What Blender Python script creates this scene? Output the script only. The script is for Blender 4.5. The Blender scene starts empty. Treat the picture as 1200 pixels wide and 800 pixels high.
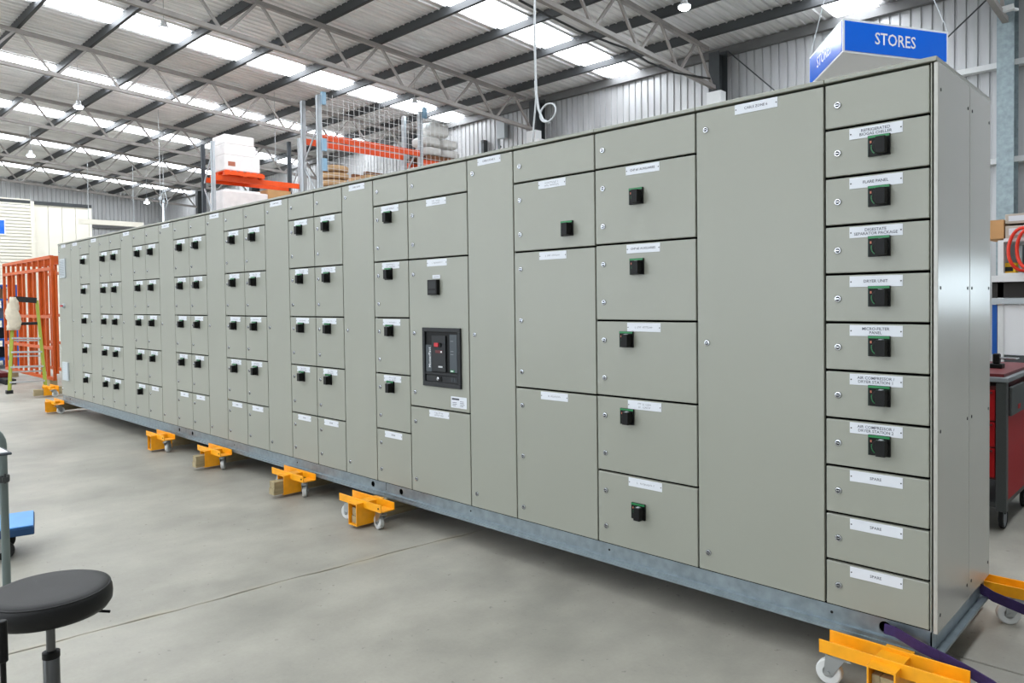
import bpy, bmesh, math, random
from mathutils import Vector, Matrix
random.seed(7)
sc = bpy.context.scene
COL = sc.collection
PI = math.pi
ZB = 0.26                      # height of the lower door edge of the switchboard

# ------------------------------------------------------------------ camera
F_PX, CX, CY = 866.781, 600.0, 372.864
CAM = Vector((0.81671, -3.12395, 1.29602 + ZB))
YAW, PITCH, ROLL = -0.77178, -0.0250, -0.01314
_f = Vector((math.sin(YAW)*math.cos(PITCH), math.cos(YAW)*math.cos(PITCH), math.sin(PITCH)))
_r = Vector((math.cos(YAW), -math.sin(YAW), 0.0))
_u = _r.cross(_f)
_r2 = math.cos(ROLL)*_r + math.sin(ROLL)*_u
_u2 = -math.sin(ROLL)*_r + math.cos(ROLL)*_u
cam_d = bpy.data.cameras.new('camera'); cam = bpy.data.objects.new('camera', cam_d); COL.objects.link(cam)
cam_d.sensor_width = 36.0; cam_d.sensor_fit = 'HORIZONTAL'; cam_d.lens = F_PX/1200*36
cam_d.shift_y = (CY-400)/1200
cam_d.clip_start = 0.05; cam_d.clip_end = 300
cam.matrix_world = Matrix(((_r2.x, _u2.x, -_f.x, CAM.x), (_r2.y, _u2.y, -_f.y, CAM.y), (_r2.z, _u2.z, -_f.z, CAM.z), (0, 0, 0, 1)))
sc.camera = cam

def ray(px, py): return _f + _r2*((px-CX)/F_PX) - _u2*((py-CY)/F_PX)
def on_z(px, py, z=0.0):
    d = ray(px, py); return CAM + d*((z-CAM.z)/d.z)
def on_x(px, py, x):
    d = ray(px, py); return CAM + d*((x-CAM.x)/d.x)
def on_y(px, py, y):
    d = ray(px, py); return CAM + d*((y-CAM.y)/d.y)

# ------------------------------------------------------------------ world, exposure
w = bpy.data.worlds.new('world'); sc.world = w; w.use_nodes = True
w.node_tree.nodes['Background'].inputs[0].default_value = (0.82, 0.90, 1.0, 1)
w.node_tree.nodes['Background'].inputs[1].default_value = 7.0
sc.view_settings.view_transform = 'Standard'
sc.view_settings.look = 'None'
sc.view_settings.gamma = 1.0
sc.view_settings.use_curve_mapping = False
sc.view_settings.exposure = 0.0
SKYLIGHT = 12.5                # daylight coming through the translucent roof sheets
LAMP = 60.0

# ------------------------------------------------------------------ materials
def lin(c):
    def g(v):
        v /= 255.0
        return v/12.92 if v <= 0.04045 else ((v+0.055)/1.055)**2.4
    return (g(c[0]), g(c[1]), g(c[2]), 1.0)
MATS = {}
def mat(name, rgb, rough=0.5, metal=0.0, var=0.0, vscale=8.0, bump=0.0, bscale=60.0, emit=0.0, coat=0.0, spec=0.5, stretch=None, rvar=0.0):
    m = bpy.data.materials.new(name); m.use_nodes = True
    nt = m.node_tree; n = nt.nodes; l = nt.links; b = n['Principled BSDF']
    b.inputs['Base Color'].default_value = lin(rgb); b.inputs['Roughness'].default_value = rough
    b.inputs['Metallic'].default_value = metal
    b.inputs['Specular IOR Level'].default_value = spec
    if coat: b.inputs['Coat Weight'].default_value = coat; b.inputs['Coat Roughness'].default_value = 0.15
    if emit:
        b.inputs['Emission Color'].default_value = lin(rgb); b.inputs['Emission Strength'].default_value = emit
    if var or bump or rvar:
        tc = n.new('ShaderNodeTexCoord'); mp = n.new('ShaderNodeMapping'); l.new(tc.outputs['Object'], mp.inputs[0])
        if stretch: mp.inputs['Scale'].default_value = stretch
        nz = n.new('ShaderNodeTexNoise'); nz.inputs['Scale'].default_value = vscale; nz.inputs['Detail'].default_value = 5
        l.new(mp.outputs[0], nz.inputs['Vector'])
        if var:
            mr = n.new('ShaderNodeMapRange'); mr.inputs[1].default_value = 0.3; mr.inputs[2].default_value = 0.7
            mr.inputs[3].default_value = 1-var; mr.inputs[4].default_value = 1+var
            l.new(nz.outputs[0], mr.inputs[0])
            mx = n.new('ShaderNodeMix'); mx.data_type = 'RGBA'; mx.blend_type = 'MULTIPLY'; mx.inputs[0].default_value = 1
            mx.inputs[6].default_value = lin(rgb); l.new(mr.outputs[0], mx.inputs[7]); l.new(mx.outputs[2], b.inputs['Base Color'])
        if rvar:
            mr2 = n.new('ShaderNodeMapRange'); mr2.inputs[3].default_value = max(rough-rvar, 0.03); mr2.inputs[4].default_value = rough+rvar
            l.new(nz.outputs[0], mr2.inputs[0]); l.new(mr2.outputs[0], b.inputs['Roughness'])
        if bump:
            nb = n.new('ShaderNodeTexNoise'); nb.inputs['Scale'].default_value = bscale; nb.inputs['Detail'].default_value = 3
            l.new(mp.outputs[0], nb.inputs['Vector'])
            bp = n.new('ShaderNodeBump'); bp.inputs['Strength'].default_value = bump; bp.inputs['Distance'].default_value = 0.01
            l.new(nb.outputs[0], bp.inputs['Height']); l.new(bp.outputs[0], b.inputs['Normal'])
    MATS[name] = m
    return m

mat('panel_grey', (147, 149, 138), 0.33, var=0.02, vscale=1.5, bump=0.012, bscale=350)
mat('end_panel', (172, 171, 163), 0.25, var=0.02, vscale=1.5, spec=0.75)
mat('recess_black', (9, 10, 9), 0.9, spec=0.1)  # flat black standing in for shade in door gaps and plinth holes
mat('galv', (138, 150, 156), 0.38, 0.7, var=0.16, vscale=22, rvar=0.1)
mat('galv_column', (142, 156, 160), 0.5, 0.45, var=0.16, vscale=14)
mat('chrome', (186, 188, 192), 0.24, 1.0)
mat('black_plastic', (7, 8, 8), 0.5, spec=0.25)
mat('dark_plastic', (25, 28, 31), 0.48, spec=0.35)
mat('slate_plastic', (58, 66, 72), 0.45)
mat('green_plastic', (10, 120, 62), 0.35)
mat('deep_green', (6, 40, 26), 0.35)
mat('orange_mark', (176, 104, 80), 0.5)
mat('white_label', (214, 218, 224), 0.45)
mat('print', (62, 66, 78), 0.7)
mat('white_print', (225, 230, 232), 0.6)
mat('red_plastic', (190, 15, 35), 0.35)
mat('skate_orange', (242, 164, 10), 0.42, var=0.08, vscale=18)
mat('timber', (158, 144, 110), 0.75, var=0.22, vscale=30, stretch=(1, 0.15, 1))
mat('wheel_white', (206, 208, 206), 0.5)
mat('zinc', (176, 180, 182), 0.3, 0.9)
mat('purple_strap', (52, 34, 86), 0.8, var=0.2, vscale=60)
mat('steel_grey', (104, 104, 104), 0.5, 0.2, var=0.1, vscale=3)
mat('truss_paint', (150, 145, 141), 0.55, 0.1, var=0.1, vscale=4)
mat('purlin_steel', (66, 68, 70), 0.6, 0.2)
mat('column_dark', (66, 70, 72), 0.55, 0.2, var=0.1, vscale=4)
mat('white_paint', (224, 226, 226), 0.5, var=0.03)
mat('cream', (238, 234, 220), 0.6, var=0.02, vscale=2)
mat('sign_blue', (6, 108, 236), 0.12, coat=0.6)
mat('sign_white', (238, 240, 242), 0.3)
mat('rack_orange', (236, 84, 20), 0.45, var=0.05, vscale=6)
mat('frame_orange', (192, 82, 16), 0.45, var=0.1, vscale=6)
mat('rack_upright', (186, 192, 197), 0.5, 0.2, var=0.08, vscale=6)
mat('rack_dark', (72, 78, 84), 0.5, 0.3)
mat('bracket_blue', (150, 186, 212), 0.45)
mat('mesh_wire', (232, 232, 232), 0.4, 0.2)
mat('wrap', (236, 230, 228), 0.35, var=0.07, vscale=5)
mat('bag_white', (222, 220, 216), 0.6, var=0.05, vscale=8)
mat('cardboard', (196, 150, 100), 0.8, var=0.06, vscale=6)
mat('carton_grey', (186, 176, 164), 0.8, var=0.05, vscale=6)
mat('pallet_wood', (120, 78, 50), 0.85, var=0.25, vscale=12)
mat('ply', (206, 170, 128), 0.8, var=0.12, vscale=10)
mat('seat_vinyl', (10, 11, 12), 0.5, spec=0.35, bump=0.06, bscale=180)
mat('tube_grey', (112, 124, 122), 0.4, 0.3)
mat('deck_blue', (86, 150, 214), 0.5, var=0.06, vscale=10)
mat('deck_edge', (20, 62, 104), 0.5)
mat('ladder_yellow', (148, 158, 44), 0.45)
mat('aluminium', (200, 204, 206), 0.35, 0.7)
mat('cloth', (210, 200, 180), 0.9, var=0.08, vscale=14)
mat('rubber', (24, 25, 26), 0.7)
mat('tool_red', (160, 4, 14), 0.5, spec=0.3)
mat('tool_grey', (58, 62, 62), 0.45)
mat('shelf_blue', (24, 88, 172), 0.45)
mat('yellow_box', (236, 190, 20), 0.5)
mat('red_cable', (226, 52, 28), 0.45)
mat('shelf_grey', (120, 126, 130), 0.5)
mat('dark_gap', (36, 33, 30), 0.7)
mat('rope', (196, 200, 202), 0.7)
mat('dark_red', (96, 20, 26), 0.5)
mat('stool_steel', (96, 97, 98), 0.28, 0.9)
mat('steel_sheet', (150, 160, 164), 0.3, 0.8)
mat('vent_grey', (186, 194, 198), 0.5)
mat('lamp_housing', (210, 212, 214), 0.4, 0.2)
mat('lamp_glow', (225, 245, 255), 0.4, emit=LAMP)
mat('skylight_sheet', (244, 249, 255), 0.5, emit=SKYLIGHT)

def concrete():
    m = bpy.data.materials.new('concrete'); m.use_nodes = True
    nt = m.node_tree; n = nt.nodes; l = nt.links; b = n['Principled BSDF']
    tc = n.new('ShaderNodeTexCoord')
    def noise(scale, detail, st=None, rough=0.55):
        mp = n.new('ShaderNodeMapping'); l.new(tc.outputs['Object'], mp.inputs[0])
        if st: mp.inputs['Scale'].default_value = st
        z = n.new('ShaderNodeTexNoise'); z.inputs['Scale'].default_value = scale; z.inputs['Detail'].default_value = detail
        z.inputs['Roughness'].default_value = rough; l.new(mp.outputs[0], z.inputs['Vector']); return z
    a = noise(0.9, 6); c = noise(4.5, 6, (1, 0.6, 1)); d = noise(60, 3); sp = noise(26, 2)
    r1 = n.new('ShaderNodeValToRGB'); r1.color_ramp.elements[0].position = 0.32; r1.color_ramp.elements[1].position = 0.7
    r1.color_ramp.elements[0].color = lin((137, 135, 126)); r1.color_ramp.elements[1].color = lin((169, 166, 155))
    l.new(a.outputs[0], r1.inputs[0])
    def mul(src, node, lo, hi, p0=0.3, p1=0.7):
        mr = n.new('ShaderNodeMapRange'); mr.inputs[1].default_value = p0; mr.inputs[2].default_value = p1
        mr.inputs[3].default_value = lo; mr.inputs[4].default_value = hi; l.new(node.outputs[0], mr.inputs[0])
        mx = n.new('ShaderNodeMix'); mx.data_type = 'RGBA'; mx.blend_type = 'MULTIPLY'; mx.inputs[0].default_value = 1
        l.new(src, mx.inputs[6]); l.new(mr.outputs[0], mx.inputs[7]); return mx.outputs[2]
    o = mul(r1.outputs[0], c, 0.86, 1.10)
    o = mul(o, d, 0.97, 1.03)
    o = mul(o, sp, 0.70, 1.0, 0.27, 0.31)
    # tan grit trodden along the saw-cut joint
    sx = n.new('ShaderNodeSeparateXYZ'); l.new(tc.outputs['Object'], sx.inputs[0])
    def M(op, a_, b_, c_=None):
        k = n.new('ShaderNodeMath'); k.operation = op
        for i_, v_ in enumerate((a_, b_, c_)):
            if v_ is None: continue
            if isinstance(v_, (int, float)): k.inputs[i_].default_value = v_
            else: l.new(v_, k.inputs[i_])
        return k.outputs[0]
    jl = M('MULTIPLY_ADD', sx.outputs[1], 0.1065, -2.868+0.147*0.1065)
    ds = M('ABSOLUTE', M('SUBTRACT', sx.outputs[0], jl), 0.0)
    ds = M('ADD', ds, M('MULTIPLY', M('SUBTRACT', c.outputs[0], 0.44), 0.22))
    mk = n.new('ShaderNodeMapRange'); mk.inputs[1].default_value = 0.0; mk.inputs[2].default_value = 0.055; mk.inputs[3].default_value = 0.32; mk.inputs[4].default_value = 0.0
    l.new(ds, mk.inputs[0])
    mj = n.new('ShaderNodeMix'); mj.data_type = 'RGBA'; l.new(mk.outputs[0], mj.inputs[0]); l.new(o, mj.inputs[6]); mj.inputs[7].default_value = lin((182, 172, 146))
    o = mj.outputs[2]
    l.new(o, b.inputs['Base Color'])
    rr = n.new('ShaderNodeMapRange'); rr.inputs[3].default_value = 0.38; rr.inputs[4].default_value = 0.62
    l.new(c.outputs[0], rr.inputs[0]); l.new(rr.outputs[0], b.inputs['Roughness'])
    bp = n.new('ShaderNodeBump'); bp.inputs['Strength'].default_value = 0.08; bp.inputs['Distance'].default_value = 0.004
    l.new(d.outputs[0], bp.inputs['Height']); l.new(bp.outputs[0], b.inputs['Normal'])
    MATS['concrete'] = m
concrete()

def foil():
    m = bpy.data.materials.new('roof_foil'); m.use_nodes = True
    nt = m.node_tree; n = nt.nodes; l = nt.links; b = n['Principled BSDF']
    b.inputs['Metallic'].default_value = 0.35; b.inputs['Roughness'].default_value = 0.38
    tc = n.new('ShaderNodeTexCoord')
    mp = n.new('ShaderNodeMapping'); mp.inputs['Scale'].default_value = (1, 0.12, 1); l.new(tc.outputs['Object'], mp.inputs[0])
    nz = n.new('ShaderNodeTexNoise'); nz.inputs['Scale'].default_value = 9; nz.inputs['Detail'].default_value = 5; l.new(mp.outputs[0], nz.inputs['Vector'])
    cr = n.new('ShaderNodeValToRGB'); cr.color_ramp.elements[0].position = 0.3; cr.color_ramp.elements[1].position = 0.68
    cr.color_ramp.elements[0].color = lin((226, 226, 226)); cr.color_ramp.elements[1].color = lin((252, 251, 250))
    l.new(nz.outputs[0], cr.inputs[0])
    w2 = n.new('ShaderNodeTexWave'); w2.wave_type = 'BANDS'; w2.bands_direction = 'X'; w2.inputs['Scale'].default_value = 1.65
    w2.inputs['Distortion'].default_value = 0.5; w2.inputs['Detail'].default_value = 2; l.new(tc.outputs['Object'], w2.inputs['Vector'])
    mr = n.new('ShaderNodeMapRange'); mr.inputs[1].default_value = 0.0; mr.inputs[2].default_value = 0.25; mr.inputs[3].default_value = 0.85; mr.inputs[4].default_value = 1.0
    l.new(w2.outputs[1], mr.inputs[0])
    mx = n.new('ShaderNodeMix'); mx.data_type = 'RGBA'; mx.blend_type = 'MULTIPLY'; mx.inputs[0].default_value = 1
    l.new(cr.outputs[0], mx.inputs[6]); l.new(mr.outputs[0], mx.inputs[7]); l.new(mx.outputs[2], b.inputs['Base Color'])
    wv = n.new('ShaderNodeTexWave'); wv.wave_type = 'BANDS'; wv.bands_direction = 'X'; wv.inputs['Scale'].default_value = 1.65
    wv.inputs['Distortion'].default_value = 0.6; wv.inputs['Detail'].default_value = 2; l.new(tc.outputs['Object'], wv.inputs['Vector'])
    n2 = n.new('ShaderNodeTexNoise'); n2.inputs['Scale'].default_value = 2.2; n2.inputs['Detail'].default_value = 3; l.new(tc.outputs['Object'], n2.inputs['Vector'])
    ad = n.new('ShaderNodeMath'); ad.operation = 'ADD'; l.new(wv.outputs[1], ad.inputs[0]); l.new(n2.outputs[0], ad.inputs[1])
    ad2 = n.new('ShaderNodeMath'); ad2.operation = 'ADD'; l.new(ad.outputs[0], ad2.inputs[0]); l.new(nz.outputs[0], ad2.inputs[1])
    bp = n.new('ShaderNodeBump'); bp.inputs['Strength'].default_value = 0.35; bp.inputs['Distance'].default_value = 0.02
    l.new(ad2.outputs[0], bp.inputs['Height']); l.new(bp.outputs[0], b.inputs['Normal'])
    MATS['roof_foil'] = m
foil()
def glass():
    m = bpy.data.materials.new('window_glass'); m.use_nodes = True; n = m.node_tree.nodes; l = m.node_tree.links
    n.remove(n['Principled BSDF'])
    t = n.new('ShaderNodeBsdfTransparent'); t.inputs[0].default_value = (0.93, 0.96, 0.95, 1)
    g_ = n.new('ShaderNodeBsdfGlossy'); g_.inputs['Roughness'].default_value = 0.02
    x = n.new('ShaderNodeMixShader'); x.inputs[0].default_value = 0.06
    l.new(t.outputs[0], x.inputs[1]); l.new(g_.outputs[0], x.inputs[2]); l.new(x.outputs[0], n['Material Output'].inputs[0])
    MATS['window_glass'] = m
glass()
mat('wall_sheet', (188, 189, 190), 0.40, 0.25, var=0.10, vscale=3, stretch=(2, 2, 0.3))

# ------------------------------------------------------------------ mesh helpers
class MB:
    def __init__(s): s.v = []; s.f = []; s.m = []
    def quad(s, pts, mi=0):
        i = len(s.v); s.v += [tuple(p) for p in pts]; s.f.append(tuple(range(i, i+len(pts)))); s.m.append(mi); return s
    def box(s, x0, x1, y0, y1, z0, z1, mi=0):
        i = len(s.v)
        s.v += [(x0, y0, z0), (x1, y0, z0), (x1, y1, z0), (x0, y1, z0), (x0, y0, z1), (x1, y0, z1), (x1, y1, z1), (x0, y1, z1)]
        for q in ((0, 3, 2, 1), (4, 5, 6, 7), (0, 1, 5, 4), (1, 2, 6, 5), (2, 3, 7, 6), (3, 0, 4, 7)):
            s.f.append(tuple(i+k for k in q)); s.m.append(mi)
        return s
    def bar(s, p, q, a, b, mi=0, up=(0, 0, 1)):
        p = Vector(p); q = Vector(q); d = (q-p).normalized(); u = Vector(up)
        if abs(d.dot(u)) > 0.97: u = Vector((1, 0, 0))
        sx = d.cross(u).normalized(); sy = sx.cross(d).normalized(); i = len(s.v)
        for e in (p, q):
            for c, g in ((-1, -1), (1, -1), (1, 1), (-1, 1)):
                s.v.append(tuple(e + sx*(c*a/2) + sy*(g*b/2)))
        for k in ((0, 1, 2, 3), (7, 6, 5, 4), (0, 4, 5, 1), (1, 5, 6, 2), (2, 6, 7, 3), (3, 7, 4, 0)):
            s.f.append(tuple(i+j for j in k)); s.m.append(mi)
        return s
    def tube(s, path, r, n=8, mi=0, closed=False, caps=True):
        P = [Vector(p) for p in path]; m = len(P); i0 = len(s.v); prev = None
        for k, p in enumerate(P):
            if closed: d = P[(k+1) % m]-P[k-1]
            else: d = P[min(k+1, m-1)]-P[max(k-1, 0)]
            d.normalize()
            if prev is None:
                u = Vector((0, 0, 1)) if abs(d.z) < 0.9 else Vector((1, 0, 0))
                a = d.cross(u).normalized()
            else:
                a = (prev - d*prev.dot(d)).normalized()
            prev = a; b = d.cross(a)
            rr = r[k] if isinstance(r, (list, tuple)) else r
            for j in range(n):
                t = 2*PI*j/n; s.v.append(tuple(p + a*(math.cos(t)*rr) + b*(math.sin(t)*rr)))
        for k in range(m if closed else m-1):
            k2 = (k+1) % m
            for j in range(n):
                j2 = (j+1) % n
                s.f.append((i0+k*n+j, i0+k*n+j2, i0+k2*n+j2, i0+k2*n+j)); s.m.append(mi)
        if caps and not closed:
            s.f.append(tuple(i0+j for j in reversed(range(n)))); s.m.append(mi)
            s.f.append(tuple(i0+(m-1)*n+j for j in range(n))); s.m.append(mi)
        return s
    def cyl(s, p, q, r, n=16, mi=0): return s.tube([p, q], r, n, mi)
    def lathe(s, prof, n=24, c=(0, 0, 0), mi=0, axis='z'):
        i0 = len(s.v); m = len(prof)
        for r, h in prof:
            for j in range(n):
                t = 2*PI*j/n; a, b = r*math.cos(t), r*math.sin(t)
                if axis == 'z': p = (c[0]+a, c[1]+b, c[2]+h)
                elif axis == 'y': p = (c[0]+a, c[1]+h, c[2]-b)
                else: p = (c[0]+h, c[1]+a, c[2]+b)
                s.v.append(p)
        for k in range(m-1):
            for j in range(n):
                j2 = (j+1) % n
                s.f.append((i0+k*n+j, i0+k*n+j2, i0+(k+1)*n+j2, i0+(k+1)*n+j)); s.m.append(mi)
        if prof[0][0] > 1e-6: s.f.append(tuple(i0+j for j in reversed(range(n)))); s.m.append(mi)
        if prof[-1][0] > 1e-6: s.f.append(tuple(i0+(m-1)*n+j for j in range(n))); s.m.append(mi)
        return s
    def prism(s, poly, z0, z1, mi=0):
        n = len(poly); i = len(s.v)
        s.v += [(x, y, z0) for x, y in poly] + [(x, y, z1) for x, y in poly]
        s.f.append(tuple(i+k for k in reversed(range(n)))); s.m.append(mi)
        s.f.append(tuple(i+n+k for k in range(n))); s.m.append(mi)
        for k in range(n):
            k2 = (k+1) % n; s.f.append((i+k, i+k2, i+n+k2, i+n+k)); s.m.append(mi)
        return s
    def mesh(s, name, mats, bevel=0.0, seg=2, smooth=False):
        me = bpy.data.meshes.new(name)
        me.from_pydata(s.v, [], s.f); me.polygons.foreach_set('material_index', s.m)
        if isinstance(mats, str): mats = [mats]
        for k in mats: me.materials.append(MATS[k])
        bm = bmesh.new(); bm.from_mesh(me)
        bmesh.ops.recalc_face_normals(bm, faces=bm.faces)
        if bevel: bmesh.ops.bevel(bm, geom=bm.edges[:], offset=bevel, segments=seg, affect='EDGES', profile=0.6)
        bm.to_mesh(me); bm.free()
        if smooth:
            for p in me.polygons: p.use_smooth = True
            if smooth is not True: me.set_sharp_from_angle(angle=math.radians(smooth))
        return me
    def build(s, name, mats, parent=None, loc=(0, 0, 0), bevel=0.0, seg=2, smooth=False, rot=None):
        return link(name, s.mesh(name, mats, bevel, seg, smooth), parent, loc, rot)

def link(name, me, parent=None, loc=(0, 0, 0), rot=None):
    o = bpy.data.objects.new(name, me); COL.objects.link(o); o.location = loc
    if rot: o.rotation_euler = rot
    if parent: o.parent = parent
    return o
def tag(o, label=None, cat=None, group=None, kind=None):
    if label: o['label'] = label
    if cat: o['category'] = cat
    if group: o['group'] = group
    if kind: o['kind'] = kind
    return o
def thing(name, label, cat, loc=(0, 0, 0), rotz=0.0, group=None):
    o = bpy.data.objects.new(name, None); COL.objects.link(o); o.location = loc; o.rotation_euler = (0, 0, rotz)
    o.empty_display_size = 0.2
    return tag(o, label, cat, group)
def struct(name): 
    o = bpy.data.objects.new(name, None); COL.objects.link(o); o['kind'] = 'structure'; return o

TXT = {}
def text_mesh(s, size, mname, width=None):
    key = (s, size, mname, width)
    if key in TXT: return TXT[key]
    c = bpy.data.curves.new('txt', 'FONT'); c.body = s; c.size = size; c.align_x = 'CENTER'; c.align_y = 'CENTER'
    c.resolution_u = 2; c.space_line = 0.95; c.offset = size*0.010
    o = bpy.data.objects.new('txt', c); COL.objects.link(o)
    dg = bpy.context.evaluated_depsgraph_get()
    me = bpy.data.meshes.new_from_object(o.evaluated_get(dg))
    bpy.data.objects.remove(o); bpy.data.curves.remove(c)
    me.materials.clear(); me.materials.append(MATS[mname])
    xs = [v.co.x for v in me.vertices]
    k = 1.0
    if width and max(xs)-min(xs) > width: k = width/(max(xs)-min(xs))
    for v in me.vertices: v.co = (v.co.x*k, 0.0, v.co.y)      # stand upright, facing -y
    me.name = 'lettering'; TXT[key] = me
    return me

# ------------------------------------------------------------------ floor: concrete slabs with saw-cut joints
floor = struct('floor')
MB().box(-46, 22, -32, 14, -0.30, -0.03).build('slab_base', 'dark_gap', floor)
jx = [-46, -35.4, -24.2, -13.6]
def slab(p):
    MB().prism(p, -0.029, 0.0).build('slab', 'concrete', floor, bevel=0.003, seg=1)
g = 0.0055
def jointx(y): return -2.868 + (y+0.147)*0.1065            # the visible joint runs slightly askew
ys = [(-32, -9.4), (-9.4, 0.452), (0.452, 14)]
rj = random.Random(11)
wob = {}
def wobble(y):
    k = round(y, 3)
    if k not in wob: wob[k] = rj.uniform(-0.006, 0.006) + 0.008*math.sin(y*2.3) + 0.005*math.sin(y*7.1)
    return wob[k]
def edge(ya, yb, sgn):
    n_ = max(2, int((yb-ya)/0.11)) if yb < 1 and ya > -10 else 2
    return [(jointx(y_) + wobble(y_) + sgn*g*(1+0.5*math.sin(y_*13)), y_) for y_ in [ya+(yb-ya)*k/n_ for k in range(n_+1)]]
for (ya, yb) in ys:
    ya += g; yb -= g
    slab([(-46, ya), (-13.6-g, ya), (-13.6-g, yb), (-46, yb)])
    slab([(-13.6+g, ya)] + edge(ya, yb, -1) + [(-13.6+g, yb)])
    slab([(8-g, ya), (8-g, yb)] + edge(ya, yb, 1)[::-1])
    slab([(8+g, ya), (22, ya), (22, yb), (8+g, yb)])

# ------------------------------------------------------------------ roof, skylights, purlins
YW = 12.8; YR = -8.5; XL = -41.3; XR = 9.0
def chord_z(y): return 7.16 + 0.0605*(11.6-y)
def roof_z(y): return chord_z(y if y >= YR else 2*YR-y) + 0.24
ceiling = struct('ceiling')
mb = MB()
yo = 2*YR-YW
RP = 0.2
k = 0
while XL + k*RP < XR:                                   # foil-backed sheets: flat pans with downward ribs
    a0 = XL + k*RP; prof = [(a0, 0.0), (a0+RP-0.055, 0.0), (a0+RP-0.038, -0.03), (a0+RP-0.017, -0.03), (a0+RP, 0.0)]
    for (p, d), (q, e) in zip(prof, prof[1:]):
        mb.quad([(p, YW, roof_z(YW)+d), (q, YW, roof_z(YW)+e), (q, YR, roof_z(YR)+e), (p, YR, roof_z(YR)+d)])
        mb.quad([(p, YR, roof_z(YR)+d), (q, YR, roof_z(YR)+e), (q, yo, roof_z(yo)+e), (p, yo, roof_z(yo)+d)])
    k += 1
mb.build('roof_sheet', 'roof_foil', ceiling)
PUR = [11.5-1.47*k for k in range(14)]
for y in PUR:
    z = chord_z(y)
    m = MB(); m.box(XL, XR, y-0.004, y+0.004, z+0.03, z+0.232); m.box(XL, XR, y-0.004, y+0.065, z+0.03, z+0.036); m.box(XL, XR, y-0.004, y+0.065, z+0.226, z+0.232)
    m.box(XL, XR, y+0.059, y+0.065, z+0.03, z+0.05)
    m.build('purlin', 'purlin_steel', ceiling)
SKD = 0.06
STRIPS = [-37.5, -31.7, -26.8, -21.95, -16.9, -10.37, -4.65, 1.2]
for x in STRIPS:
    for k in range(14):
        ya = (PUR[k]-0.01) if k else PUR[0]-0.01
        yb = ya-1.45
        if k == 0: MB().quad([(x-0.41, 12.62, roof_z(12.62)-SKD), (x+0.41, 12.62, roof_z(12.62)-SKD), (x+0.41, PUR[0]+0.01, roof_z(PUR[0])-SKD), (x-0.41, PUR[0]+0.01, roof_z(PUR[0])-SKD)]).build('skylight_panel', 'skylight_sheet', ceiling)
        MB().quad([(x-0.41, ya, roof_z(ya)-SKD), (x+0.41, ya, roof_z(ya)-SKD), (x+0.41, yb, roof_z(yb)-SKD), (x-0.41, yb, roof_z(yb)-SKD)]).build('skylight_panel', 'skylight_sheet', ceiling)
    MB().quad([(x-0.41, YR-0.4, roof_z(YR-0.4)-SKD), (x+0.41, YR-0.4, roof_z(YR-0.4)-SKD), (x+0.41, yo+0.4, roof_z(yo+0.4)-SKD), (x-0.41, yo+0.4, roof_z(yo+0.4)-SKD)]).build('skylight_panel', 'skylight_sheet', ceiling)

# ------------------------------------------------------------------ walls: ribbed steel sheet
def ribbed(axis, a0, a1, pos, z0, z1, out, pitch=0.19):
    """sheet with recessed ribs; axis 'x': runs along x at y=pos, recess towards +out"""
    m = MB(); n = int((a1-a0)/pitch); top = z1
    for k in range(n):
        s = a0 + k*pitch; prof = [(s, 0), (s+pitch-0.05, 0), (s+pitch-0.037, 0.032), (s+pitch-0.013, 0.032), (s+pitch, 0)]
        for (p, d), (q, e) in zip(prof, prof[1:]):
            def P(t, dd, z): return (t, pos+out*dd, z) if axis == 'x' else (pos+out*dd, t, z)
            zp = top(p) if callable(top) else top; zq = top(q) if callable(top) else top
            m.quad([P(p, d, z0), P(q, e, z0), P(q, e, zq), P(p, d, zp)])
    return m
WX0, WX1, WZ0, WZ1 = 1.43, 4.6, 1.28, 2.12      # window in the back wall, behind the stores
m = ribbed('x', XL, WX0, YW, 0.0, roof_z(YW)+0.02, 1)
for a_, b_, c_, d_ in ((WX0, WX1, 0.0, WZ0), (WX0, WX1, WZ1, roof_z(YW)+0.02), (WX1, XR, 0.0, roof_z(YW)+0.02)):
    k_ = ribbed('x', a_, b_, YW, c_, d_, 1); n_ = len(m.v); m.v += k_.v; m.f += [tuple(i+n_ for i in f) for f in k_.f]; m.m += k_.m
tag(m.build('wall_back', 'wall_sheet'), kind='structure')
wn = struct('window_1')
m = MB()
for a_, b_, c_, d_ in ((WX0-0.05, WX1+0.05, WZ0-0.05, WZ0), (WX0-0.05, WX1+0.05, WZ1, WZ1+0.05), (WX0-0.05, WX0, WZ0, WZ1), (WX1, WX1+0.05, WZ0, WZ1), (2.99, 3.03, WZ0, WZ1)): m.box(a_, b_, YW-0.03, YW+0.06, c_, d_)
m.build('window_frame', 'white_paint', wn)
for a_, b_ in ((WX0, 2.99), (3.03, WX1)): MB().box(a_, b_, YW+0.01, YW+0.016, WZ0, WZ1).build('window_pane', 'window_glass', wn)
tag(ribbed('y', yo, YW, XL, 0.0, lambda y: roof_z(y)+0.02, -1).build('wall_left', 'wall_sheet'), kind='structure')
tag(ribbed('y', yo, YW, XR, 0.0, lambda y: roof_z(y)+0.02, 1, 0.4).build('wall_right', 'wall_sheet'), kind='structure')
# the wall behind the camera; its three open doorways are unseen, added for daylight
m = MB(); DO = [(-38, -30), (-26, -18), (-14, -6)]; xs_ = [XL] + [v for d in DO for v in d] + [XR]
for k in range(0, len(xs_), 2): m.box(xs_[k], xs_[k+1], yo-0.05, yo, 0, roof_z(yo))
for a, b in DO: m.box(a, b, yo-0.05, yo, 5.2, roof_z(yo))
tag(m.build('wall_front', 'wall_sheet'), kind='structure')
tag(MB().box(XL, XR, YW-0.14, YW-0.02, roof_z(YW)-0.22, roof_z(YW)-0.02).build('trim_1', 'steel_grey'), kind='structure')
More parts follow.
